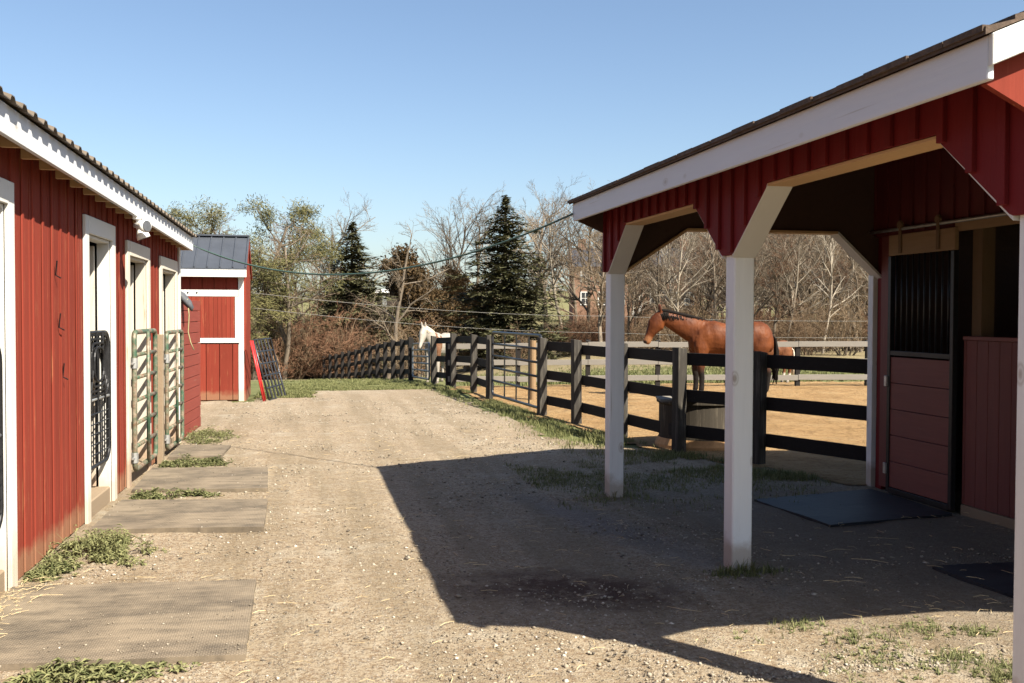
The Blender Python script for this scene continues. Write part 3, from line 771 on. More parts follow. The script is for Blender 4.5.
# gable-end frames at both ends (beam, brackets, siding)
def gable(y, t, near, gm=None):
    d = (0, t, 0)
    pts = [(XE+.03, 2.53 if near else 2.54), (XP-.03, 2.43), (XP, 2.40), (XP, 2.09), (XP+.15, 2.09), (3.50, 2.49), (5.02, 2.49), (5.50, 2.06), (XS+.07, 2.06)]
    if near: pts = [(XE+.03,2.53),(XP,2.39),(XP,2.09),(XP+.15,2.09),(3.42,2.30),(4.93,2.30),(5.43,2.06),(XS+.07,2.06)]
    # triangulated strip between underside and roof line
    mb = MB()
    xs = sorted(set([p[0] for p in pts]+[XE+.03+i*.1 for i in range(31)]+[XP+.001]))
    xs = [x for x in xs if x <= XS+.07]
    def under(x):
        best = None
        for (a, za), (b, zb) in zip(pts, pts[1:]):
            if a <= x <= b and b > a: best = za+(zb-za)*(x-a)/(b-a)
        return best if best is not None else pts[-1][1]
    n = len(xs)
    for x in xs: mb.v += [(x, y, under(x)), (x, y, rz_(x)-.025), (x, y+t, rz_(x)-.025), (x, y+t, under(x))]
    for i in range(n-1):
        a = i*4; b = a+4; mb.f += [(a,b,b+1,a+1),(a+3,a+2,b+2,b+3),(a,a+3,b+3,b),(a+1,b+1,b+2,a+2)]
    mb.f += [(0,1,2,3), (4*n-4,4*n-1,4*n-2,4*n-3)]
    sb(mb, 'gable_siding', M['barn_red'] if near else M['soffit'], fix=True)  # lighter red paints sunlight on near end; dark bare board deepens far-end shade
    # liners along opening edges
    q = [(XP+.15,2.09),(3.42 if near else 3.50,2.30 if near else 2.49),(4.93 if near else 5.02,2.30 if near else 2.49),(5.43 if near else 5.50,2.06)]
    for (a, za), (b, zb) in zip(q, q[1:]):
        sb(MB().beam((a,y+t/2,za-.012),(b,y+t/2,zb-.012), .15, .022), 'opening_liner', M['white'] if zb < za else M['tan_wood'])
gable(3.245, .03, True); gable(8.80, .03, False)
# far end jamb post, painted
sb(MB().box(5.452, 5.515, 8.832, 8.92, 0, 2.08), 'end_jamb', M['post_white'], bevel=.004)
sb(MB().box(XS+.032, XS+.14, 8.70, 8.796, 0, 3.5), 'corner_post', M['stable_red'])
sb(MB().box(5.40, 5.45, 3.28, 3.42, 0, 2.08), 'near_jamb', M['post_white'], bevel=.004)
# fascia, rake boards, roof
sb(MB().box(XE, XE+.028, YN, YF-.03, 2.535, 2.695), 'fascia', M['white_y'], bevel=.004)
for yy, t in ((YN-.026, .024), (YF-.028, .024)):
    for (xa, xb) in ((XE+.0, 5.5), (5.5, 8.7)):
        sb(MB().prism([(xa,yy,rz_(xa)-.12),(xb,yy,rz_(xb)-.12),(xb,yy,rz_(xb)-.005),(xa,yy,rz_(xa)-.005)], (0,t,0)), 'rake_board', M['white'], fix=True, bevel=.003)
mb = MB()
cr = 0
def shake(xa, xb):                        # shingle courses
    n = 26
    for i in range(n):
        x0 = lerp(xa, xb, i/n); x1 = lerp(xa, xb, (i+1)/n); hi = .030; lo = .012
        mb.add([(x0,YN-.02,rz_(x0)+.0),(x0,YF+.03,rz_(x0)),(x0,YF+.03,rz_(x0)+hi),(x0,YN-.02,rz_(x0)+hi),(x1,YN-.02,rz_(x1)),(x1,YF+.03,rz_(x1)),(x1,YF+.03,rz_(x1)+lo),(x1,YN-.02,rz_(x1)+lo)],
               [(0,1,2,3),(4,7,6,5),(0,4,5,1),(3,2,6,7),(0,3,7,4),(1,5,6,2)])
shake(XE-.025, 5.5); shake(8.75, 5.5)
rr = random.Random(4); y = YN-.012
while y < YF+.02:                          # ragged starter course along the eave
    w = rr.uniform(.2,.33); y2 = min(y+w-.006, YF+.03); o_ = rr.uniform(0,.012)
    mb.box(XE-.032-o_, XE+.03, y, y2, 2.703, 2.724+rr.uniform(0,.006)); y += w
sb(mb, 'roof', M['shingle'], fix=True)
# ceiling boards of the aisle
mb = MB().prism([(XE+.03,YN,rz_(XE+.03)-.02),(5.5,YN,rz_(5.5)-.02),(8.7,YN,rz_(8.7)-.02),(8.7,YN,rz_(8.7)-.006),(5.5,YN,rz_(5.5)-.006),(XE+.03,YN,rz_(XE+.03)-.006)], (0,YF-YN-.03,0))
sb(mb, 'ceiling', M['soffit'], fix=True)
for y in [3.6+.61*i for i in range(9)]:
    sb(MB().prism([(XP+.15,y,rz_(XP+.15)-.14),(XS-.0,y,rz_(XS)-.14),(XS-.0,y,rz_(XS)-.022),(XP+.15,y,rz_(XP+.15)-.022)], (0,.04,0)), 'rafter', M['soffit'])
# stall front: upper siding, half walls, openings, sill
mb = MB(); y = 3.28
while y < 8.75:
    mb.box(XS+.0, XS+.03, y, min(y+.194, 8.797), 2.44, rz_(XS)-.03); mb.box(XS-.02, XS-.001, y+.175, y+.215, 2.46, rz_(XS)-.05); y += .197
sb(mb, 'upper_wall', M['shaded_red'])
mb = MB(); y = 3.42; r = random.Random(2)
while y < 7.44:
    if y > 5.2: mb.box(XS+.0, XS+.03+r.uniform(0,.004), y, min(y+.133, 7.45), .10, 1.48)
    y += .138
sb(mb, 'half_wall', M['stall_red_v'], bevel=.002)
sb(MB().box(XS+.0, XS+.03, 8.50, 8.69, 0.05, 2.44), 'jamb_wall', M['stall_red_v'])
sb(MB().box(XS-.01, XS+.10, 5.2, 7.45, 0, .095), 'sill_board', M['bare_sill'], bevel=.004)
sb(MB().box(XS-.012, XS+.05, 5.2, 7.45, 1.482, 1.515), 'ledge', M['stall_red'], bevel=.003)
for y in (3.3, 4.2, 5.2, 7.30): sb(MB().box(XS+.05, XS+.17, y, y+.12, 0, 3.4), 'stud', M['tan_wood_z'])
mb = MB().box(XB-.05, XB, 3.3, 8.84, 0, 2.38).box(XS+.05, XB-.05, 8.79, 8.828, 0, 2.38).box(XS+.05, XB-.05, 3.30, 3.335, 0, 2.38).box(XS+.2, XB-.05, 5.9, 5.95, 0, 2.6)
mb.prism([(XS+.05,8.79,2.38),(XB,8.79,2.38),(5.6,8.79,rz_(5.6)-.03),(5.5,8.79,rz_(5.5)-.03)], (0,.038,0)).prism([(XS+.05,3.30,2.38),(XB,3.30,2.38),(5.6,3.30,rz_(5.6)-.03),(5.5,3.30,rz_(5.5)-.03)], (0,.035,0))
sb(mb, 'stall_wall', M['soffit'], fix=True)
# sliding stall door
dr = bpy.data.objects.new('stall_door', None); COL.objects.link(dr); dr.parent = st; dr.location = (XS-.05-4.0, 7.51-6.0, 0); dr['label'] = 'sliding stall door of faded red planks with black bars above'
W = .97
for k in range(5):
    z0 = .08+k*.245; 
    MB().box(0,.026+rnd.uniform(0,.003), .03, W-.03, z0, z0+.24).build('plank', M['stall_red'], dr, bevel=.003)
MB().box(-.012,.035, 0,.045, .03, 2.24).box(-.012,.035, W-.045, W, .03, 2.24).box(-.010,.033, .046, W-.046, 1.315, 1.36).box(-.010,.033, .046, W-.046, .02, .075).build('door_frame', M['iron'], dr, bevel=.003)
MB().box(-.008,.032, .0, W, 2.245, 2.435).build('head_board', M['aged_board'], dr, bevel=.003)
for k in range(10):
    y = .10+k*.0855; MB().tube([(.012,y,1.36),(.012,y,2.245)], .008, 8).build('bar', M['pipe_dark'], dr, smooth=True)
for y in (.22, .78): MB().box(-.022,-.012, y-.02, y+.02, 2.26, 2.56).tube([(-.03,y,2.52),(-.0,y,2.52)], .035, 12).build('hanger', M['tan_wood_z'], dr, bevel=.002)
MB().box(-.03,.0, W-.02, W+.02, 1.02, 1.12).box(-.03,.0, W-.02, W+.02, .20, .30).build('latch', M['galv'], dr, bevel=.003)
sb(MB().tube([(XS-.055,8.80,2.485),(XS-.055,5.2,2.485)], .016, 8), 'door_rail', M['galv'], smooth=True)
sb(MB().box(XS-.03, XS-.003, 5.2, 7.55, 2.40, 2.475), 'rail_board', M['aged_board'], bevel=.003)

# rubber mats
def mat_poly(name, pts, z, t, mat, label, group):
    c = sum((Vector((p[0], p[1], 0)) for p in pts), Vector())/len(pts)
    # subdivided outline, gently wavy top
    mb = MB(); n = 14; A_, B_, C_, D_ = [Vector((p[0], p[1], 0)) for p in pts]
    for j in range(n+1):
        for i in range(n+1):
            p = A_.lerp(B_, i/n).lerp(D_.lerp(C_, i/n), j/n)
            e = .006*noise.noise(Vector((p.x*2.2, p.y*2.2, 4)))
            jt = .006 if (i in (0, n) or j in (0, n)) else 0
            mb.v.append((p.x+jt*noise.noise(Vector((p.x*9,p.y*9,1))), p.y+jt*noise.noise(Vector((p.x*9,p.y*9,2))), z+t+e))
    m2 = len(mb.v)
    mb.v += [(a, b, z-.02) for a, b, c_ in mb.v[:m2]]
    for j in range(n):
        for i in range(n):
            a = j*(n+1)+i; mb.f.append((a, a+1, a+n+2, a+n+1)); mb.f.append((m2+a, m2+a+n+1, m2+a+n+2, m2+a+1))
    for i in range(n):
        for a, b in ((i, i+1), (n*(n+1)+i+1, n*(n+1)+i), ((i+1)*(n+1), i*(n+1)), (i*(n+1)+n, (i+1)*(n+1)+n)): mb.f.append((a, m2+a, m2+b, b))
    return tag(mb.build(name, mat, org=(c.x, c.y, 0), fix=True), label, 'rubber mat', group)
gmat = 'rubber mats in front of the barn doors'
mat_poly('rubber_mat', [(-1.60,5.02),(-.27,4.92),(-.28,6.32),(-1.70,6.42)], .0, .047, M['mat_dusty'], 'large dusty ribbed rubber mat nearest the camera, before the first barn door', gmat)
mat_poly('rubber_mat', [(-1.58,8.02),(-.29,7.86),(-.30,9.05),(-1.55,9.25)], .0, .047, M['mat_dusty'], 'dusty rubber mat in front of the second barn door', gmat)
mat_poly('rubber_mat', [(-1.55,9.78),(-.32,9.62),(-.36,10.95),(-1.56,11.15)], .0, .047, M['mat_dusty'], 'dusty rubber mat in front of the third barn door, the first green gate', gmat)
mat_poly('rubber_mat', [(-1.50,11.93),(-.92,11.88),(-.87,12.9),(-1.50,13.0)], .0, .047, M['mat_dusty'], 'smallest and farthest dusty rubber mat, before the last green gate', gmat)
mat_poly('stall_mat', [(4.08,7.18),(5.33,7.40),(5.33,8.62),(3.98,8.32)], .0, .03, M['mat_black'], 'clean black rubber mat in front of the sliding stall door', 'black mats inside the stable')
mat_poly('stall_mat', [(4.12,4.6),(5.35,4.5),(5.35,5.86),(4.08,5.86)], .0, .03, M['mat_black'], 'black rubber mat partly hidden behind the near white post', 'black mats inside the stable')

# ------------------------------------------------------------------ BLACK BOARD FENCE
RH = (.27, .70, 1.16)
def board(mb, a, b, z, h=.15, t=.025, off=.085):
    ax, ay = a; bx, by = b; d = Vector((bx-ax, by-ay, 0)).normalized(); nrm = Vector((d.y, -d.x, 0))*off   # paddock side
    za, zb = gz(ax, ay)+z, gz(bx, by)+z; e = d*.0
    mb.beam(Vector((ax, ay, za))+nrm+d*.004, Vector((bx, by, zb))+nrm-d*.004, t, h)
def fence(name, pts, label, cat='fence', group=None, hts=RH, ph=1.28, pw=.13, pm='fence_post', bm_='fence', off=.08, h=.15):
    x0, y0 = pts[0]; root = empty(name, (x0, y0, gz(x0, y0)), 0, label, cat, group)
    org = (x0, y0, gz(x0, y0)); r = random.Random(len(pts))
    for k, (x, y) in enumerate(pts):
        z = gz(x, y); a = pts[min(k+1, len(pts)-1)]; b = pts[max(k-1, 0)]; ang = math.atan2(a[1]-b[1], a[0]-b[0])
        c, s = math.cos(ang)*pw/2, math.sin(ang)*pw/2; hh = ph+r.uniform(-.03,.03); lx, ly = r.gauss(0,.008), r.gauss(0,.008)
        q = [(x+c-s, y+s+c), (x-c-s, y-s+c), (x-c+s, y-s-c), (x+c+s, y+s-c)]
        mb = MB(); mb.add([(a_, b_, z-.05) for a_, b_ in q]+[(a_+lx, b_+ly, z+hh+(.02 if i < 2 else 0)) for i, (a_, b_) in enumerate(q)],
               [(3,2,1,0),(4,5,6,7),(0,1,5,4),(1,2,6,5),(2,3,7,6),(3,0,4,7)])
        mb.build('post', M[pm], root, org=org, bevel=.006, fix=True)
    for a, b in zip(pts, pts[1:]):
        for z in hts:
            mb = MB(); board(mb, a, b, z+r.uniform(-.015,.015), h=h, off=off); mb.build('board', M[bm_], root, org=org, bevel=.004)
    return root
near_pts = [(5.62,8.97),(5.02,10.42),(4.47,11.42),(4.28,13.05),(4.11,14.75),(3.88,16.05)]
fence('board_fence', near_pts, 'near stretch of black three-board fence from the stable corner to the big gate', group='black board fences')
mid = [(3.63,19.45),(3.66,21.5),(3.52,23.6),(3.32,25.6)]
fence('board_fence', mid, 'short middle stretch of black board fence between the big gate and the small gate', group='black board fences')
far = [(3.12-.092*k-.0068*k*k, 29.3+1.7*k) for k in range(27)]
fence('board_fence', far, 'far stretch of black board fence running downhill to the brush', group='black board fences', pm='fence')
MB_p = None
def pipe_gate(a, b, z0, z1, label, mat, nh=5, nv=3, rt=.022, tilt=0, name='pipe_gate'):
    a = Vector((a[0], a[1], gz(*a))); b = Vector((b[0], b[1], gz(*b))); L = (b.xy-a.xy).length
    g = empty(name, a, math.atan2(b.y-a.y, b.x-a.x), label, 'gate', 'gates in the black fence')
    dz = b.z-a.z
    def P(t, z): return (L*t, 0, z+dz*t)
    rad = .10; pts = []
    for (cx, cz, a0) in ((L-rad, z1-rad, 0), (rad, z1-rad, PI/2), (rad, z0+rad, PI), (L-rad, z0+rad, 3*PI/2)):
        for k in range(6):
            an = a0+k*PI/10; xx = cx+rad*math.cos(an); pts.append((xx, 0, cz+rad*math.sin(an)+dz*xx/L))
    MB().tube(pts, rt*1.15, 10, closed=True).build('frame', mat, g, smooth=True)
    for k in range(1, nh):
        z = z0+(z1-z0)*(k/nh)**.92; MB().tube([P(.0,z),P(1,z)], rt, 8).build('bar', mat, g, smooth=True)
    for k in range(1, nv+1): 
        t = k/(nv+1); MB().box(L*t-.03, L*t+.03, .022, .034, z0+dz*t, z1+dz*t).build('stay', M['iron'], g)
    for z in (z0+.2, z1-.2): MB().tube([P(1,z),(L+.12,0,z+dz)], .012, 6).build('hinge', M['galv'], g)
pipe_gate((3.66,19.30), (3.90,16.20), .12, 1.34, 'wide dark tubular gate with three stays closed in the black fence', M['pipe_dark'], 5, 3)
pipe_gate((3.16,29.15), (3.22,25.75), .15, 1.10, 'small blue-grey tubular gate by the white and brown horse', M['pipe_grey'], 5, 3)
# tan post by the gate
x, y = atd(533, 19.6)
tag(MB().tube([(x,y,-.05),(x,y,1.18)], [.07,.066], 12).build('wooden_post', M['aged_board'], smooth=False, org=(x,y,0)), 'round tan wooden post standing behind the wide gate', 'post')

# grey rail fence behind the horse
gp = []
for k in range(9):
    px = 448+k*70; x, y = atd(px, 23.9-.0*k); gp.append((x, y))
fence('rail_fence', gp, 'weathered grey three-board fence behind the bay horse', group='grey fence', hts=(.22,.62,1.02), ph=1.10, pw=.11, pm='fence', bm_='fence_grey', off=.07, h=.13)
# two wire strands from the small shed along the far side
w1 = [Vector((-.95,20.6,2.10))]; w2 = [Vector((-.95,20.6,1.80))]
poles = []
for px in (612, 1040):
    x, y = atd(px, 27.5); poles.append((x, y)); 
for (wl, zz, lab) in ((w1, 1.66, 'upper thin fence wire strung from the small shed across the paddock'), (w2, 1.20, 'lower thin fence wire strung from the small shed across the paddock')):
    p = [wl[0]]
    for (x, y) in poles:
        q0 = p[-1]; q1 = Vector((x, y, zz))
        for k in range(1, 13):
            t = k/12; q = q0.lerp(q1, t); q.z -= .12*4*t*(1-t); p.append(q)
    tag(MB().tube(p, .0045, 4).build('fence_wire', M['wire']), lab, 'wire', 'thin wires')
for i, (x, y) in enumerate(poles):
    tag(MB().tube([(x,y,gz(x,y)-.1),(x,y,1.72)], .025, 8).build('wire_pole', M['iron'], org=(x,y,0)), ['thin dark wire pole near the brick house', 'thin dark wire pole hidden behind the stable'][i], 'pole', 'wire poles')

# water trough
x, y = 4.98, 12.0
tb = empty('water_trough', (x, y, 0), 0, 'round grey-brown water trough standing inside the black fence by the horse', 'trough')
mb = MB()
n = 40
prof = [(.50,.10),(.52,.13),(.52,.56),(.55,.58),(.55,.62),(.50,.62),(.49,.2)]
def lathe(prof, n, cap_lo=True, cap_hi=False):
    mb = MB()
    for r_, z in prof:
        for k in range(n): a = 2*PI*k/n; mb.v.append((r_*math.cos(a), r_*math.sin(a), z))
    for i in range(len(prof)-1):
        for k in range(n): mb.f.append((i*n+k, i*n+(k+1)%n, (i+1)*n+(k+1)%n, (i+1)*n+k))
    if cap_lo: mb.f.append(tuple(range(n-1,-1,-1)))
    if cap_hi: mb.f.append(tuple((len(prof)-1)*n+k for k in range(n)))
    return mb
tm = wood('trough_side', (.045,.038,.03), 'z', .9, .5, wear=(.12,.10,.075), wearamt=.08, spec=.1)
lathe(prof, n).build('tub', tm, tb, smooth=False)
lathe([(.57,-.02),(.57,.06),(.53,.14)], n).build('base', plain('clay_base', (.44,.25,.11), .9, 0, .3, 6), tb)
lathe([(.0,.50),(.488,.50)], n, False).build('water', M['glass'], tb)
MB().prism([(-.70,-.45,.63),(.2,-.56,.63),(.2,-.42,.66),(-.70,-.28,.66)], (0,0,.025)).build('rim_board', M['fence_grey'], tb)

# ------------------------------------------------------------------ HORSES
def remeshed(mb, name, voxel, it=6):
    me = mb.mesh(name+'_tmp', None); o = bpy.data.objects.new(name+'_tmp', me); COL.objects.link(o)
    m = o.modifiers.new('r', 'REMESH'); m.mode = 'VOXEL'; m.voxel_size = voxel; m.use_smooth_shade = True
    s = o.modifiers.new('s', 'SMOOTH'); s.factor = .5; s.iterations = it
    dg = bpy.context.evaluated_depsgraph_get(); dg.update(); ev = o.evaluated_get(dg)
    out = bpy.data.meshes.new_from_object(ev); out.name = name
    bpy.data.objects.remove(o); bpy.data.meshes.remove(me)
    out.polygons.foreach_set('use_smooth', [True]*len(out.polygons)); return out
def chain_secs(pts):        # (x, y, z, half width (y), half depth (perp in xz))
    secs = []
    for i, p in enumerate(pts):
        a = Vector(pts[max(i-1, 0)][:3]); b = Vector(pts[min(i+1, len(pts)-1)][:3]); d = (b-a).normalized()
        u = Vector((0,1,0)); v = u.cross(d).normalized()
        secs.append((p[:3], u*p[3], v*p[4]))
    return secs
def horse_body():
    mb = MB()
    T = [(-.84,1.16,.07,.10),(-.78,1.15,.15,.20),(-.66,1.17,.215,.29),(-.5,1.20,.25,.345),(-.32,1.21,.265,.365),(-.1,1.17,.285,.345),(.12,1.16,.30,.335),(.32,1.19,.29,.315),(.5,1.23,.275,.325),(.66,1.235,.26,.32),(.78,1.20,.22,.29),(.86,1.15,.15,.22),(.905,1.10,.06,.12)]
    mb.loft([((x,0,z), (0,w,0), (0,0,h)) for x,z,w,h in T], 24)
    mb.loft(chain_secs([(-.35,0,1.30,.16,.25),(-.60,0,1.33,.15,.27),(-.82,0,1.40,.12,.25),(-1.02,0,1.49,.10,.205),(-1.20,0,1.57,.088,.17),(-1.36,0,1.64,.08,.13),(-1.46,0,1.665,.07,.10)]), 20)
    mb.loft(chain_secs([(-1.40,0,1.75,.05,.06),(-1.435,0,1.67,.085,.115),(-1.47,0,1.58,.105,.155),(-1.515,0,1.48,.105,.178),(-1.585,0,1.37,.078,.122),(-1.64,0,1.27,.058,.088),(-1.675,0,1.19,.058,.085),(-1.70,0,1.13,.058,.082),(-1.715,0,1.09,.04,.055)]), 20)
    for s in (-1, 1):
        mb.loft(chain_secs([(-1.42,s*.045,1.74,.034,.030),(-1.43,s*.055,1.81,.040,.030),(-1.44,s*.06,1.87,.032,.024),(-1.445,s*.06,1.92,.014,.012)]), 8)
        f = -.0 if s < 0 else .12
        fx = -.60+(.0 if s < 0 else -.06)
        mb.loft(chain_secs([(fx+.05,s*.13,1.22,.10,.20),(fx,s*.16,1.02,.095,.16),(fx,s*.155,.86,.085,.12),(fx,s*.15,.68,.064,.084),(fx-.01,s*.15,.55,.06,.07),(fx,s*.15,.49,.056,.066),(fx+.01,s*.15,.42,.048,.062),(fx+.01,s*.15,.26,.044,.056),(fx+.005,s*.15,.17,.05,.060),(fx-.02,s*.15,.11,.034,.038),(fx-.04,s*.15,.07,.042,.048)]), 12)
        hx = .0 if s < 0 else -.10
        mb.loft(chain_secs([(.60,s*.12,1.24,.15,.24),(.60+hx*.2,s*.15,1.04,.135,.24),(.57+hx*.4,s*.155,.88,.105,.18),(.62+hx*.6,s*.15,.72,.076,.12),(.72+hx*.8,s*.145,.60,.058,.085),(.775+hx,s*.145,.52,.052,.074),(.77+hx,s*.145,.44,.044,.06),(.755+hx,s*.145,.28,.042,.054),(.745+hx,s*.145,.17,.042,.048),(.71+hx,s*.145,.11,.036,.040),(.69+hx,s*.145,.07,.044,.050)]), 12)
    return remeshed(mb, 'horse_body', .017, 5)
def coat(name, base, dark, points, kind):
    m, nt, b = nodes(name); N = NT(nt); v = N.coord(); sep = N.n('ShaderNodeSeparateXYZ'); N.l(v, sep.inputs[0])
    n1 = N.noise(v, 3.2, 5, .6)
    c = N.ramp(n1, [(.3, dark), (.65, base)])
    if kind == 'bay':
        z = N.math('ADD', sep.outputs[2], N.math('MULTIPLY', N.math('SUBTRACT', n1, .5), .25))
        c = N.mix(N.ramp(z, [(.50, 1), (.74, 0)]), c, points)
        # tan muzzle, dark nostril area
        mx = N.n('ShaderNodeMapping', vector_type='TEXTURE'); mx.inputs['Location'].default_value = (-1.70, 0, 1.15); mx.inputs['Scale'].default_value = (.16,.3,.13); N.l(v, mx.inputs[0])
        ln = N.n('ShaderNodeVectorMath', operation='LENGTH'); N.l(mx.outputs[0], ln.inputs[0])
        c = N.mix(N.ramp(ln.outputs['Value'], [(.6, .85), (1.0, 0)]), c, (.20,.09,.04))
        mx = N.n('ShaderNodeMapping', vector_type='TEXTURE'); mx.inputs['Location'].default_value = (-1.74, 0, 1.12); mx.inputs['Scale'].default_value = (.05,.3,.05); N.l(v, mx.inputs[0])
        ln = N.n('ShaderNodeVectorMath', operation='LENGTH'); N.l(mx.outputs[0], ln.inputs[0])
        c = N.mix(N.ramp(ln.outputs['Value'], [(.7, .95), (1.0, 0)]), c, (.03,.02,.018))
    if kind == 'paint':
        p = N.noise(v, 1.25, 3, .5); f = N.ramp(p, [(.56, 0), (.59, 1)])
        f = N.math('MULTIPLY', f, N.ramp(sep.outputs[0], [(0, 1), (1, 1)]))
        gt = N.math('GREATER_THAN', sep.outputs[0], -1.42)
        c = N.mix(N.math('MULTIPLY', f, gt), (.29,.26,.225), c)
        c = N.mix(N.ramp(N.noise(v, 9, 5, .7), [(.5, 0), (.9, .5)]), c, (.4,.3,.2))
    if kind == 'chestnut':
        c = N.mix(N.ramp(sep.outputs[2], [(.33, 1), (.40, 0)]), c, points)
    N.l(c, b.inputs['Base Color']); b.inputs['Roughness'].default_value = .55; b.inputs['Specular IOR Level'].default_value = .14
    bb = N.bump(N.noise(N.coord((1,1,.6)), 5, 3, .5), .05, .7)
    N.l(N.bump(N.noise(N.coord((1,1,.4)), 60, 3), .002, .5, bb), b.inputs['Normal'])
    return m
HB = horse_body()
M['hair_black'] = plain('hair_black', (.010,.008,.007), .85, 0, .4, 30, spec=.08)
M['hair_pale'] = plain('hair_pale', (.55,.48,.38), .6, 0, .3, 30)
M['hoof'] = plain('hoof', (.12,.10,.08), .6, 0, .3, 20)
M['eye'] = plain('eye_dark', (.01,.008,.006), .1, 0, .1, 5, spec=.8)
def make_horse(name, loc, rz, sc, mat, hair, label, cat='horse'):
    root = empty(name, loc, rz, label, cat, 'horses'); root.scale = (sc,)*3
    me = HB.copy(); me.materials.clear(); me.materials.append(mat)
    o = bpy.data.objects.new('body', me); COL.objects.link(o); o.parent = root
    r = random.Random(4)
    # mane: locks down the near side of the crest and a forelock
    MB().loft([((-1.45,0,1.775),(0,.025,0),(.02,0,.02)),((-1.36,-.01,1.775),(0,.035,0),(.0,0,.035)),((-1.20,-.015,1.745),(0,.04,0),(0,0,.04)),((-1.02,-.015,1.70),(0,.04,0),(0,0,.042)),((-.82,-.015,1.655),(0,.04,0),(0,0,.04)),((-.62,-.01,1.61),(0,.03,0),(0,0,.03)),((-.46,-.0,1.575),(0,.012,0),(0,0,.012))], 10).build('mane_crest', hair, root, smooth=True)
    mb = MB(); crest = [(-1.44,1.775),(-1.36,1.775),(-1.20,1.735),(-1.02,1.69),(-.82,1.655),(-.62,1.62),(-.46,1.59)]
    for k in range(210):
        t = r.random()*(len(crest)-1.001); i = int(t); f = t-i
        x = lerp(crest[i][0], crest[i+1][0], f); z = lerp(crest[i][1], crest[i+1][1], f)
        L = r.uniform(.10,.19); s = r.choice((-1,-1,-1,1)); y0 = r.uniform(-.02,.02)
        mb.loft([((x,y0,z-.03),(.018,0,0),(0,.012,0)), ((x+.012,y0+s*.03,z-.028),(.02,0,0),(0,.010,0)), ((x+.02,s*(.078),z-L*.6-.02),(.014,0,0),(0,.006,0)), ((x+.03,s*(.090),z-L-.02),(.003,0,0),(0,.002,0))], 5)
    for k in range(14):
        y0 = r.uniform(-.025,.025)
        mb.loft([((-1.44,y0,1.77),(.012,0,0),(0,.012,0)), ((-1.50,y0*1.5,1.70),(.012,0,0),(0,.012,0)), ((-1.55,y0*2,1.58+r.uniform(-.04,.04)),(.004,0,0),(0,.004,0))], 5)
    mb.build('mane', hair, root, smooth=True, fix=True)
    mb = MB()
    for k in range(60):
        y0 = r.gauss(0,.03); L = r.uniform(.75,1.05)
        mb.loft([((.86,y0*.4,1.30),(.02,0,0),(0,.012,0)), ((.945,y0*.6,1.20),(.022,0,0),(0,.014,0)), ((.97+r.gauss(0,.015),y0,.95),(.026,0,0),(0,.02,0)), ((.96+r.gauss(0,.03),y0*1.3,.6),(.022,0,0),(0,.016,0)), ((.94+r.gauss(0,.04),y0*1.5,1.30-L),(.003,0,0),(0,.003,0))], 5)
    mb.build('tail', hair, root, smooth=True, fix=True)
    for (x, y) in ((-.64,-.15),(-.70,.15),(.69,-.145),(.59,.145)):
        MB().loft([((x-.02,y,.0),(.068,0,0),(0,.056,0)), ((x-.005,y,.05),(.056,0,0),(0,.047,0)), ((x+.005,y,.085),(.046,0,0),(0,.04,0))], 14).build('hoof', M['hoof'], root, smooth=True)
    for s in (-1, 1):
        MB().loft([((-1.512,s*.072,1.555),(.0,.0,.004),(.004,0,0)), ((-1.512,s*.088,1.555),(0,0,.018),(.022,0,0)), ((-1.514,s*.098,1.555),(0,0,.010),(.013,0,0))], 10).build('eye', M['eye'], root, smooth=True)
    return root
bay = coat('bay_coat', (.125,.037,.011), (.050,.014,.006), (.010,.008,.007), 'bay')
pnt = coat('paint_coat', (.13,.06,.03), (.08,.035,.02), (.6,.6,.6), 'paint')
chs = coat('chestnut_coat', (.15,.06,.025), (.09,.032,.015), (.48,.43,.37), 'chestnut')
x, y = atd(729.5, 20.5)
make_horse('horse', (x, y, gz(x,y)+.008), -YAW+R(1), 1.0, bay, M['hair_black'], 'bay horse with black mane standing side-on in the dirt paddock')
x, y = atd(440, 28.2)
make_horse('horse', (x, y, gz(x,y)), -YAW+R(74), .90, pnt, M['hair_pale'], 'white and brown horse standing behind the black fence near the small gate')
x, y = atd(768, 25.3)
make_horse('horse', (x, y, gz(x,y)), -YAW+R(4), .70, chs, M['hair_pale'], 'small chestnut pony with white lower legs behind the grey fence', 'pony')

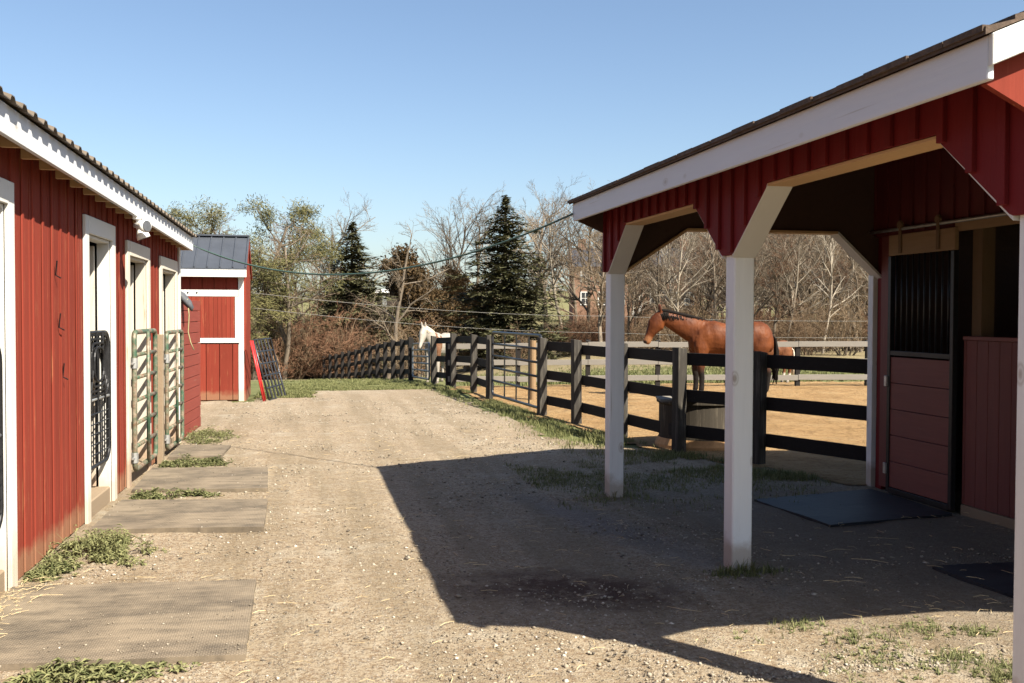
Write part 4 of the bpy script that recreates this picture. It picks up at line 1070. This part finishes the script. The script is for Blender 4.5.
# ------------------------------------------------------------------ TREES
def rand_dir(d, ang, r):
    u = d.orthogonal().normalized(); w = d.cross(u); a = r.random()*2*PI
    return (d*math.cos(ang)+(u*math.cos(a)+w*math.sin(a))*math.sin(ang)).normalized()
def grow(mbs, p, d, L, rad, lvl, maxl, r, P):
    segs = (7, 5, 4, 3, 2)[min(lvl, 4)]; pts = [p]; rs = [rad]; q = p.copy(); dd = d.copy(); nodes_ = []
    for i in range(segs):
        wig = P['wig']*(1+.4*lvl)
        dd = (dd+Vector((r.gauss(0,wig), r.gauss(0,wig), r.gauss(0,wig)+P['up']*(.5 if lvl else .15)))).normalized()
        q = q+dd*(L/segs); pts.append(q.copy()); rs.append(rad*(1-(i+1)/segs*(.62 if lvl < maxl else .75))); nodes_.append((q.copy(), dd.copy(), rs[-1]))
    sides = (8, 5, 4, 3, 3)[min(lvl, 4)]
    (mbs[0] if lvl <= P['tl'] else mbs[1]).tube(pts, rs, sides, cap=False)
    if lvl == maxl:
        if 'tips' in P: P['tips'].append((pts[-1].copy(), dd.copy())); P['tips'].append((pts[1].copy(), dd.copy()))
        return
    n = P['n'][lvl]
    for k in range(n):
        t = P['t0'] if lvl == 0 else .15
        t = t+(1-t)*(k+r.random())/n
        f = t*segs; i = min(int(f), segs-1); a = pts[i].lerp(pts[i+1], f-i); dl = (pts[i+1]-pts[i]).normalized(); rr_ = rs[i]+(rs[i+1]-rs[i])*(f-i)
        ang = R(r.uniform(*P['ang'])); nd = rand_dir(dl, ang, r)
        if nd.z < P['minz']: nd.z = abs(nd.z)*.5+P['minz']; nd.normalize()
        l2 = L*r.uniform(*P['len'][lvl])*(1-.45*(t if lvl == 0 else t*.6))
        grow(mbs, a, nd, l2, max(min(rr_*.62, rad*.5), P['rmin']), lvl+1, maxl, r, P)
def bare(seed, H, rad, n=(14,7,6,5), tl=2, rmin=.007, ang=(28,58), up=.06, wig=.07, t0=.25, lens=None, minz=-.05, lean=(0,0)):
    r = random.Random(seed); a, b = MB(), MB()
    P = dict(n=n, ang=ang, up=up, wig=wig, t0=t0, minz=minz, tl=tl, rmin=rmin, len=lens or ((.42,.62),(.35,.6),(.35,.6),(.35,.6)))
    grow((a, b), Vector((0,0,-.2)), Vector((lean[0], lean[1], 1)).normalized(), H, rad, 0, len(n), r, P)
    return a, b
protos = {}; PH = {}
def tree_proto(key, mb_t, mb_c, mt, mc):
    protos[key] = (mb_t.mesh(key+'_trunk', mt, True), mb_c.mesh(key+'_crown', mc))
    PH[key] = max(max(v.co.z for v in protos[key][0].vertices), max(v.co.z for v in protos[key][1].vertices))
TREES = 0
def place_tree(key, px, Z, scale, rz, label, name, cat='tree', group=None, sz=None, crown='crown', dz=0):
    x, y = atd(px, Z); z = gz(x, y)+dz
    root = empty(name, (x, y, z), rz, label, cat, group); root.scale = (scale, scale, sz or scale)
    t, c = protos[key]
    o = bpy.data.objects.new('trunk', t); COL.objects.link(o); o.parent = root
    o = bpy.data.objects.new(crown, c); COL.objects.link(o); o.parent = root
    return root
# bare variants, 10 m tall at scale 1
a, b = bare(1, 10, .17); tree_proto('bareA', a, b, M['bark_grey'], M['twig_grey'])
a, b = bare(2, 10, .20, ang=(35,65), wig=.10); tree_proto('bareB', a, b, M['bark_grey'], M['twig_tan'])
a, b = bare(3, 10, .13, n=(17,7,5,5), ang=(22,45), up=.09); tree_proto('bareC', a, b, M['bark_dark'], M['twig_grey'])
a, b = bare(4, 10, .16, n=(13,7,6,5), ang=(30,60)); tree_proto('bareD', a, b, M['bark_grey'], M['twig_red'])
a, b = bare(55, 10, .13, n=(14,6,6,5), ang=(25,50), wig=.05, t0=.3); tree_proto('bareE', a, b, M['bark_pale'], M['twig_grey'])
a, b = bare(6, 10, .20, n=(9,6,5,4), ang=(35,62), wig=.13, t0=.2, lean=(.12,0)); tree_proto('gnarly', a, b, M['bark_grey'], M['twig_grey'])
a, b = bare(8, 10, .14, n=(8,5,5,4), ang=(25,50), wig=.09, t0=.38, lean=(.28,0)); tree_proto('syc', a, b, M['bark_pale'], M['twig_tan'])
def leafcloud(tips, n, L, w, r, spread):
    mb = MB()
    for p, d in tips:
        for k in range(n):
            q = p+Vector((r.gauss(0,spread), r.gauss(0,spread), r.gauss(0,spread*.8)))
            dd = Vector((r.gauss(0,1), r.gauss(0,1), r.gauss(.2,.7))).normalized(); s = dd.orthogonal().normalized()*w*r.uniform(.6,1.3); e = q+dd*L*r.uniform(.5,1.3)
            mb.add([q-s*.3, q+s*.3, e+s, e-s], [(0,1,2,3)])
    return mb
def conifer(seed, H, Rb, mat, levels=34, droop=.12, n_leaf=7, L=.26, w=.045, jag=.30, t_lo=.06):
    r = random.Random(seed); t = MB().tube([(0,0,-.2),(0,0,H*.5),(0,0,H)], [.16*H/9,.09*H/9,.01], 8); c = MB()
    for k in range(levels):
        f = t_lo+(1-t_lo)*k/levels; z = H*f; Rr = Rb*(1-f)**.85*(1+r.uniform(-jag,jag))
        nb = int(9+7*(1-f)); a0 = r.random()*6.28
        for j in range(nb):
            a = a0+6.283*j/nb+r.gauss(0,.12); RR = Rr*r.choice((r.uniform(.35,.8), r.uniform(.75,1.18))); m = max(3, int(RR/.16))
            zt = z+r.uniform(-.12,.12)
            t.tube([(0,0,zt),(math.cos(a)*RR*.9, math.sin(a)*RR*.9, zt-RR*droop)], [.02,.006], 3, cap=False)
            for q in range(m):
                g = (q+r.random())/m
                if g < .25 and r.random() < .6: continue
                p = Vector((math.cos(a)*RR*g, math.sin(a)*RR*g, zt-RR*droop*g+.06*math.sin(g*3)))
                for h in range(n_leaf):
                    an = a+r.gauss(0,.9); dd = Vector((math.cos(an), math.sin(an), r.gauss(-.05,.4))).normalized(); s = Vector((-dd.y, dd.x, r.gauss(0,.4))).normalized()*w*r.uniform(.6,1.3)
                    tp = 1 if f < .8 else max(.3, (1-f)*5); q0 = p+Vector((r.gauss(0,.07)*tp, r.gauss(0,.07)*tp, r.gauss(0,.06))); e = q0+dd*L*r.uniform(.5,1.25)*(1 if f < .8 else max(.35, (1-f)*5))
                    c.add([q0-s, q0+s, e+s*.25, e-s*.25], [(0,1,2,3)])
    return t, c
a, b = conifer(21, 9, 2.5, None); tree_proto('spruce', a, b, M['bark_dark'], M['conifer'])
a, b = conifer(22, 8, 2.1, None, 30, .05); tree_proto('cedar', a, b, M['bark_dark'], M['conifer'])
r = random.Random(31); a, b = MB(), MB(); tips = []
P = dict(n=(15,6,4), ang=(35,70), up=.05, wig=.07, t0=.12, minz=-.05, tl=2, rmin=.012, len=((.38,.52),(.35,.55),(.35,.5)), tips=tips)
grow((a, b), Vector((0,0,-.2)), Vector((0,0,1)), 9, .17, 0, 3, r, P)
lc = leafcloud(tips, 24, .20, .020, r, .24); b.add(lc.v, lc.f); tree_proto('pine', a, b, M['bark_grey'], M['pine'])
r = random.Random(33); a, b = MB(), MB(); tips = []
P = dict(n=(20,6,4), ang=(40,72), up=.05, wig=.07, t0=.05, minz=-.05, tl=2, rmin=.012, len=((.36,.46),(.35,.5),(.35,.5)), tips=tips)
grow((a, b), Vector((0,0,-.2)), Vector((0,0,1)), 6, .14, 0, 3, r, P)
lc = leafcloud(tips, 20, .16, .05, r, .20); b.add(lc.v, lc.f); tree_proto('holly', a, b, M['bark_dark'], M['holly'])
def shrub(seed, mat, stems=16, H=3.2, spread=.6):
    r = random.Random(seed); a, b = MB(), MB()
    P = dict(n=(6,5,4), ang=(22,60), up=.02, wig=.13, t0=.15, minz=-.1, tl=0, rmin=.007, len=((.4,.7),(.35,.6),(.4,.6)))
    for k in range(stems):
        an = r.random()*6.28; d = Vector((math.cos(an)*r.uniform(.1,spread), math.sin(an)*r.uniform(.1,spread), 1)).normalized()
        grow((a, b), Vector((math.cos(an)*r.uniform(0,.5), math.sin(an)*r.uniform(0,.5), -.1)), d, H*r.uniform(.6,1), .03, 0, 3, r, P)
    return a, b
a, b = shrub(41, None); tree_proto('brushA', a, b, M['brush'], M['brush'])
a, b = shrub(42, None, 14, 3.0, .9); tree_proto('brushB', a, b, M['twig_grey'], M['twig_tan'])
a, b = shrub(43, None, 18, 2.6, .8); tree_proto('brushC', a, b, M['brush'], M['twig_red'])

def th(px, topy, Z, base=10.0):      # scale so the top reaches a measured height
    x, y = atd(px, Z); zt = EYE+(315-topy)/1000*Z; return max(.2, (zt-gz(x, y))/base)
T = [ # key, px, top, Z, base height, name, label
 ('pine', 224, 197, 47, 9.4, 'pine_tree', 'tall olive-green pine rising behind the small shed roof'),
 ('pine', 254, 191, 50, 9.4, 'pine_tree', 'tallest olive-green pine, right of the small shed roof'),
 ('bareD', 203, 208, 52, 9.4, 'bare_tree', 'leftmost bare reddish tree half hidden by the barn roof'),
 ('bareB', 284, 220, 50, 9.4, 'bare_tree', 'spreading bare brown tree just right of the two pines'),
 ('bareA', 188, 204, 60, 10.3, 'bare_tree', 'bare tree just showing over the end of the barn roof'),
 ('bareD', 303, 212, 60, 10.3, 'bare_tree', 'reddish bare tree standing well right of the two pines'),
 ('bareA', 330, 190, 68, 10.3, 'bare_tree', 'tall thin bare tree left of the dark cone-shaped evergreen'),
 ('spruce', 352, 222, 55, 9.0, 'evergreen_tree', 'dark cone-shaped evergreen behind the brown brush'),
 ('gnarly', 386, 218, 50, 10.0, 'bare_tree', 'gnarled leaning bare tree beside the far end of the black fence'),
 ('bareE', 318, 226, 55, 10.3, 'bare_tree', 'bare pale-trunked tree in front of the brown brush'),
 ('bareC', 404, 262, 90, 10.3, 'bare_tree', 'small distant bare tree left of the brown-leaved evergreen'),
 ('holly', 436, 244, 58, 6.4, 'evergreen_tree', 'brownish broad-leaved evergreen left of the white-trunked tree'),
 ('bareC', 436, 182, 66, 10.3, 'bare_tree', 'tall dark bare tree behind the brownish evergreen'),
 ('syc', 464, 190, 50, 10.0, 'bare_tree', 'pale-trunked leaning sycamore between the two evergreens'),
 ('spruce', 505, 195, 50, 9.0, 'evergreen_tree', 'largest dark cone-shaped evergreen near the middle of the view'),
 ('holly', 470, 262, 64, 6.4, 'evergreen_tree', 'low dark evergreen tucked behind the pale leaning tree'),
 ('bareA', 478, 190, 74, 10.3, 'bare_tree', 'bare tree just left of the largest evergreen'),
 ('bareB', 548, 192, 66, 10.2, 'bare_tree', 'wide dark-limbed bare tree right of the largest evergreen'),
 ('bareE', 565, 175, 62, 10.3, 'bare_tree', 'tall pale-trunked bare tree left of the stable roof corner'),
 ('bareA', 588, 180, 62, 10.3, 'bare_tree', 'bare tree behind the corner of the stable roof'),
 ('bareC', 530, 196, 70, 10.3, 'bare_tree', 'slim bare tree directly behind the right flank of the largest evergreen'),
 ('bareB', 600, 222, 48, 10.2, 'bare_tree', 'bare tree partly hidden by the farthest white stable post'),
 ('bareD', 575, 205, 75, 10.3, 'bare_tree', 'reddish bare tree before the brick house'),
]
for i, (k, px, ty, Z, bh, nm, lab) in enumerate(T):
    s = th(px, ty, Z, PH[k])
    wm = {'spruce': 1.75, 'holly': 1.0, 'pine': 1.05}.get(k, 1.0)
    place_tree(k, px, Z, s*wm, rnd.random()*6.28 if k not in ('syc','gnarly') else (0 if k == 'syc' else .4), lab, nm, group='evergreens behind the farm' if nm != 'bare_tree' else 'bare trees behind the farm', sz=s)
# woods on the right behind the paddock
r = random.Random(77)
for i in range(150):
    px = 604+ (i*37%300)+r.uniform(-5,5); Z = r.uniform(48, 62) if i < 40 else r.uniform(64, 125)
    if 600 < px < 705 and i >= 40: Z = r.uniform(115, 140)
    key = r.choice(['bareA','bareB','bareD','bareE','bareC','bareD','bareB']); ty = r.uniform(200, 228)
    s = th(px, ty, Z, PH[key])
    pale = key == 'bareE'
    lab = {'bareE': 'pale-trunked bare tree in the woods behind the paddock', 'bareD': 'reddish-twigged bare tree in the woods behind the paddock', 'bareC': 'slim dark-trunked bare tree in the woods behind the paddock', 'bareA': 'grey bare tree in the woods behind the paddock', 'bareB': 'spreading tan-twigged bare tree in the woods behind the paddock'}[key]
    place_tree(key, px, Z, s*r.uniform(.85,1.0), r.random()*6.28, lab, 'bare_tree', group=lab.replace('tree', 'trees'), sz=s)
# brown brush thicket left, understory right
for i in range(40):
    px = 246+(i*37%160)+r.uniform(-4,4); Z = r.uniform(50, 62); ty = r.uniform(292, 322)
    key = ('brushA','brushC','brushB')[i%3]; s = th(px, ty, Z, PH[key])
    lab = {'brushA': 'tangled brown bush in the thicket at the downhill end of the fence', 'brushC': 'rust-coloured bush in the thicket at the downhill end of the fence', 'brushB': 'tan bush in the thicket at the downhill end of the fence'}[key]
    place_tree(key, px, Z, s*1.05, r.random()*6.28, lab, 'bush', 'bush', lab.replace('bush', 'bushes'), sz=s, crown='twigs')
for i in range(58):
    px = 560+(i*53%325)+r.uniform(-4,4); Z = r.uniform(46, 78); ty = r.uniform(283, 312)
    if 565 < px < 700: ty = r.uniform(292, 312); Z = r.uniform(48, 70)
    key = ('brushB','brushC','brushA')[i%3]; s = th(px, ty, Z, PH[key])
    lab = {'brushA': 'tangled brown bush under the woods behind the paddock', 'brushC': 'rust-coloured bush under the woods behind the paddock', 'brushB': 'tan bush under the woods behind the paddock'}[key]
    place_tree(key, px, Z, s, r.random()*6.28, lab, 'bush', 'bush', lab.replace('bush', 'bushes'), sz=s, crown='twigs')
for i in range(7):
    px = 405+i*22+r.uniform(-4,4); Z = r.uniform(44, 60); s = th(px, r.uniform(318,332), Z, PH['brushB'])
    place_tree(('brushB','brushA')[i%2], px, Z, s, r.random()*6.28, 'low bush at the foot of the two evergreens' if i%2 == 0 else 'low brown bush at the foot of the two evergreens', 'bush', 'bush', 'low bushes at the foot of the evergreens' if i%2 == 0 else 'low brown bushes at the foot of the evergreens', sz=s, crown='twigs')
# far tree line on the ridge
for i in range(26):
    px = 225+i*15+r.uniform(-6,6); Z = r.uniform(230, 330); s = th(px, r.uniform(284,293), Z, PH['bareB'])
    place_tree(('bareD','bareB','bareA')[i%3], px, Z, s*1.5, r.random()*6.28, 'tiny distant tree on the far ridge beyond the field', 'bare_tree', group='distant trees on the far ridge', sz=s)

# ------------------------------------------------------------------ far buildings
def place_face(px, Z): return atd(px, Z)
hx, hy = atd(637, 112); hz = EYE+(315-313)/1000*112
bh = empty('brick_house', (hx, hy, hz), -YAW, 'two-storey red brick house with white windows seen through the bare trees', 'house')
W, Dp, Hh = 14.2, 9, 5.2
MB().box(-W/2, W/2, 0, Dp, -4, Hh).build('wall', M['brick'], bh)
MB().prism([(-W/2-.3,-.4,Hh),(-W/2-.3,Dp+.4,Hh),(-W/2-.3,Dp/2,Hh+2.4)], (W+.6,0,0)).build('roof', M['tin_dark'], bh)
for zz in (.9, 3.5):
    for k in range(7):
        xx = -W/2+1.3+k*1.94
        if zz < 1 and k == 3:
            MB().box(xx-.55, xx+.55, -.06, .02, -.2, 2.1).build('door', M['white'], bh); continue
        f = MB().box(xx-.55,xx+.55,-.07,.02,zz,zz+.12).box(xx-.55,xx+.55,-.07,.02,zz+1.4,zz+1.52).box(xx-.55,xx-.43,-.07,.02,zz+.12,zz+1.4).box(xx+.43,xx+.55,-.07,.02,zz+.12,zz+1.4).box(xx-.03,xx+.03,-.06,.02,zz+.12,zz+1.4).box(xx-.43,xx-.03,-.06,.02,zz+.73,zz+.79).box(xx+.03,xx+.43,-.06,.02,zz+.73,zz+.79).build('window', M['white'], bh)
        MB().box(xx-.43, xx+.43, -.03, .01, zz+.12, zz+1.4).build('pane', M['glass'], f)
for xx in (-W/2+1.2, W/2-1.2): MB().box(xx-.45, xx+.45, Dp/2-.5, Dp/2+.5, Hh+1, Hh+3.4).build('chimney', M['brick'], bh)
x, y = atd(392, 190); z = gz(x, y)
z = EYE+(315-299)/1000*190
fs = empty('distant_shed', (x, y, z), -YAW, 'small distant white-roofed shed on the far field slope', 'shed')
MB().box(-2.8, 2.6, 0, 4, -3, 1.1).build('wall', M['dark'], fs)
MB().prism([(-3.2,-.3,1.1),(-3.2,4.3,1.1),(-3.2,2,1.75)], (6.4,0,0)).build('roof', M['lamp_white'], fs)
MB().box(-1.8,-1.0,-.05,-.002,-3,.4).build('door', M['galv'], fs)

# ------------------------------------------------------------------ light, sky, camera
SUN = Vector((.585, -.79, 1.0)).normalized()
w = bpy.data.worlds.new('World'); scene.world = w; w.use_nodes = True; nt = w.node_tree; nt.nodes.clear()
sky = nt.nodes.new('ShaderNodeTexSky'); sky.sky_type = 'NISHITA'; sky.sun_disc = False
sky.sun_elevation = math.asin(SUN.z); sky.sun_rotation = math.atan2(SUN.x, SUN.y)
sky.air_density = 1.0; sky.dust_density = 1.3; sky.ozone_density = 2.2; sky.altitude = 100
bg = nt.nodes.new('ShaderNodeBackground'); bg.inputs[1].default_value = .06
out = nt.nodes.new('ShaderNodeOutputWorld'); nt.links.new(sky.outputs[0], bg.inputs[0]); nt.links.new(bg.outputs[0], out.inputs[0])
sl = bpy.data.lights.new('sun', 'SUN'); sl.energy = 5.0; sl.angle = R(.53); sl.color = (1.0,.925,.78)
so = bpy.data.objects.new('sun', sl); COL.objects.link(so); so.rotation_euler = SUN.to_track_quat('Z', 'Y').to_euler(); so.location = (10,-10,20)
cam = bpy.data.cameras.new('camera'); cam.sensor_width = 36; cam.lens = FOC/1024*36; cam.clip_start = .05; cam.clip_end = 4000
co = bpy.data.objects.new('camera', cam); COL.objects.link(co)
co.matrix_world = Matrix(((cR.x, cU.x, -cF.x, 0), (cR.y, cU.y, -cF.y, 0), (cR.z, cU.z, -cF.z, EYE), (0,0,0,1)))
cam.dof.use_dof = True; cam.dof.focus_distance = 9.5; cam.dof.aperture_fstop = 10
scene.camera = co
vs = scene.view_settings; scene.display_settings.display_device = 'sRGB'; vs.view_transform = 'Standard'; vs.look = 'None'; vs.exposure = 1.52; vs.gamma = 1; vs.use_curve_mapping = False
scene.cycles.max_bounces = 5; scene.cycles.transparent_max_bounces = 4
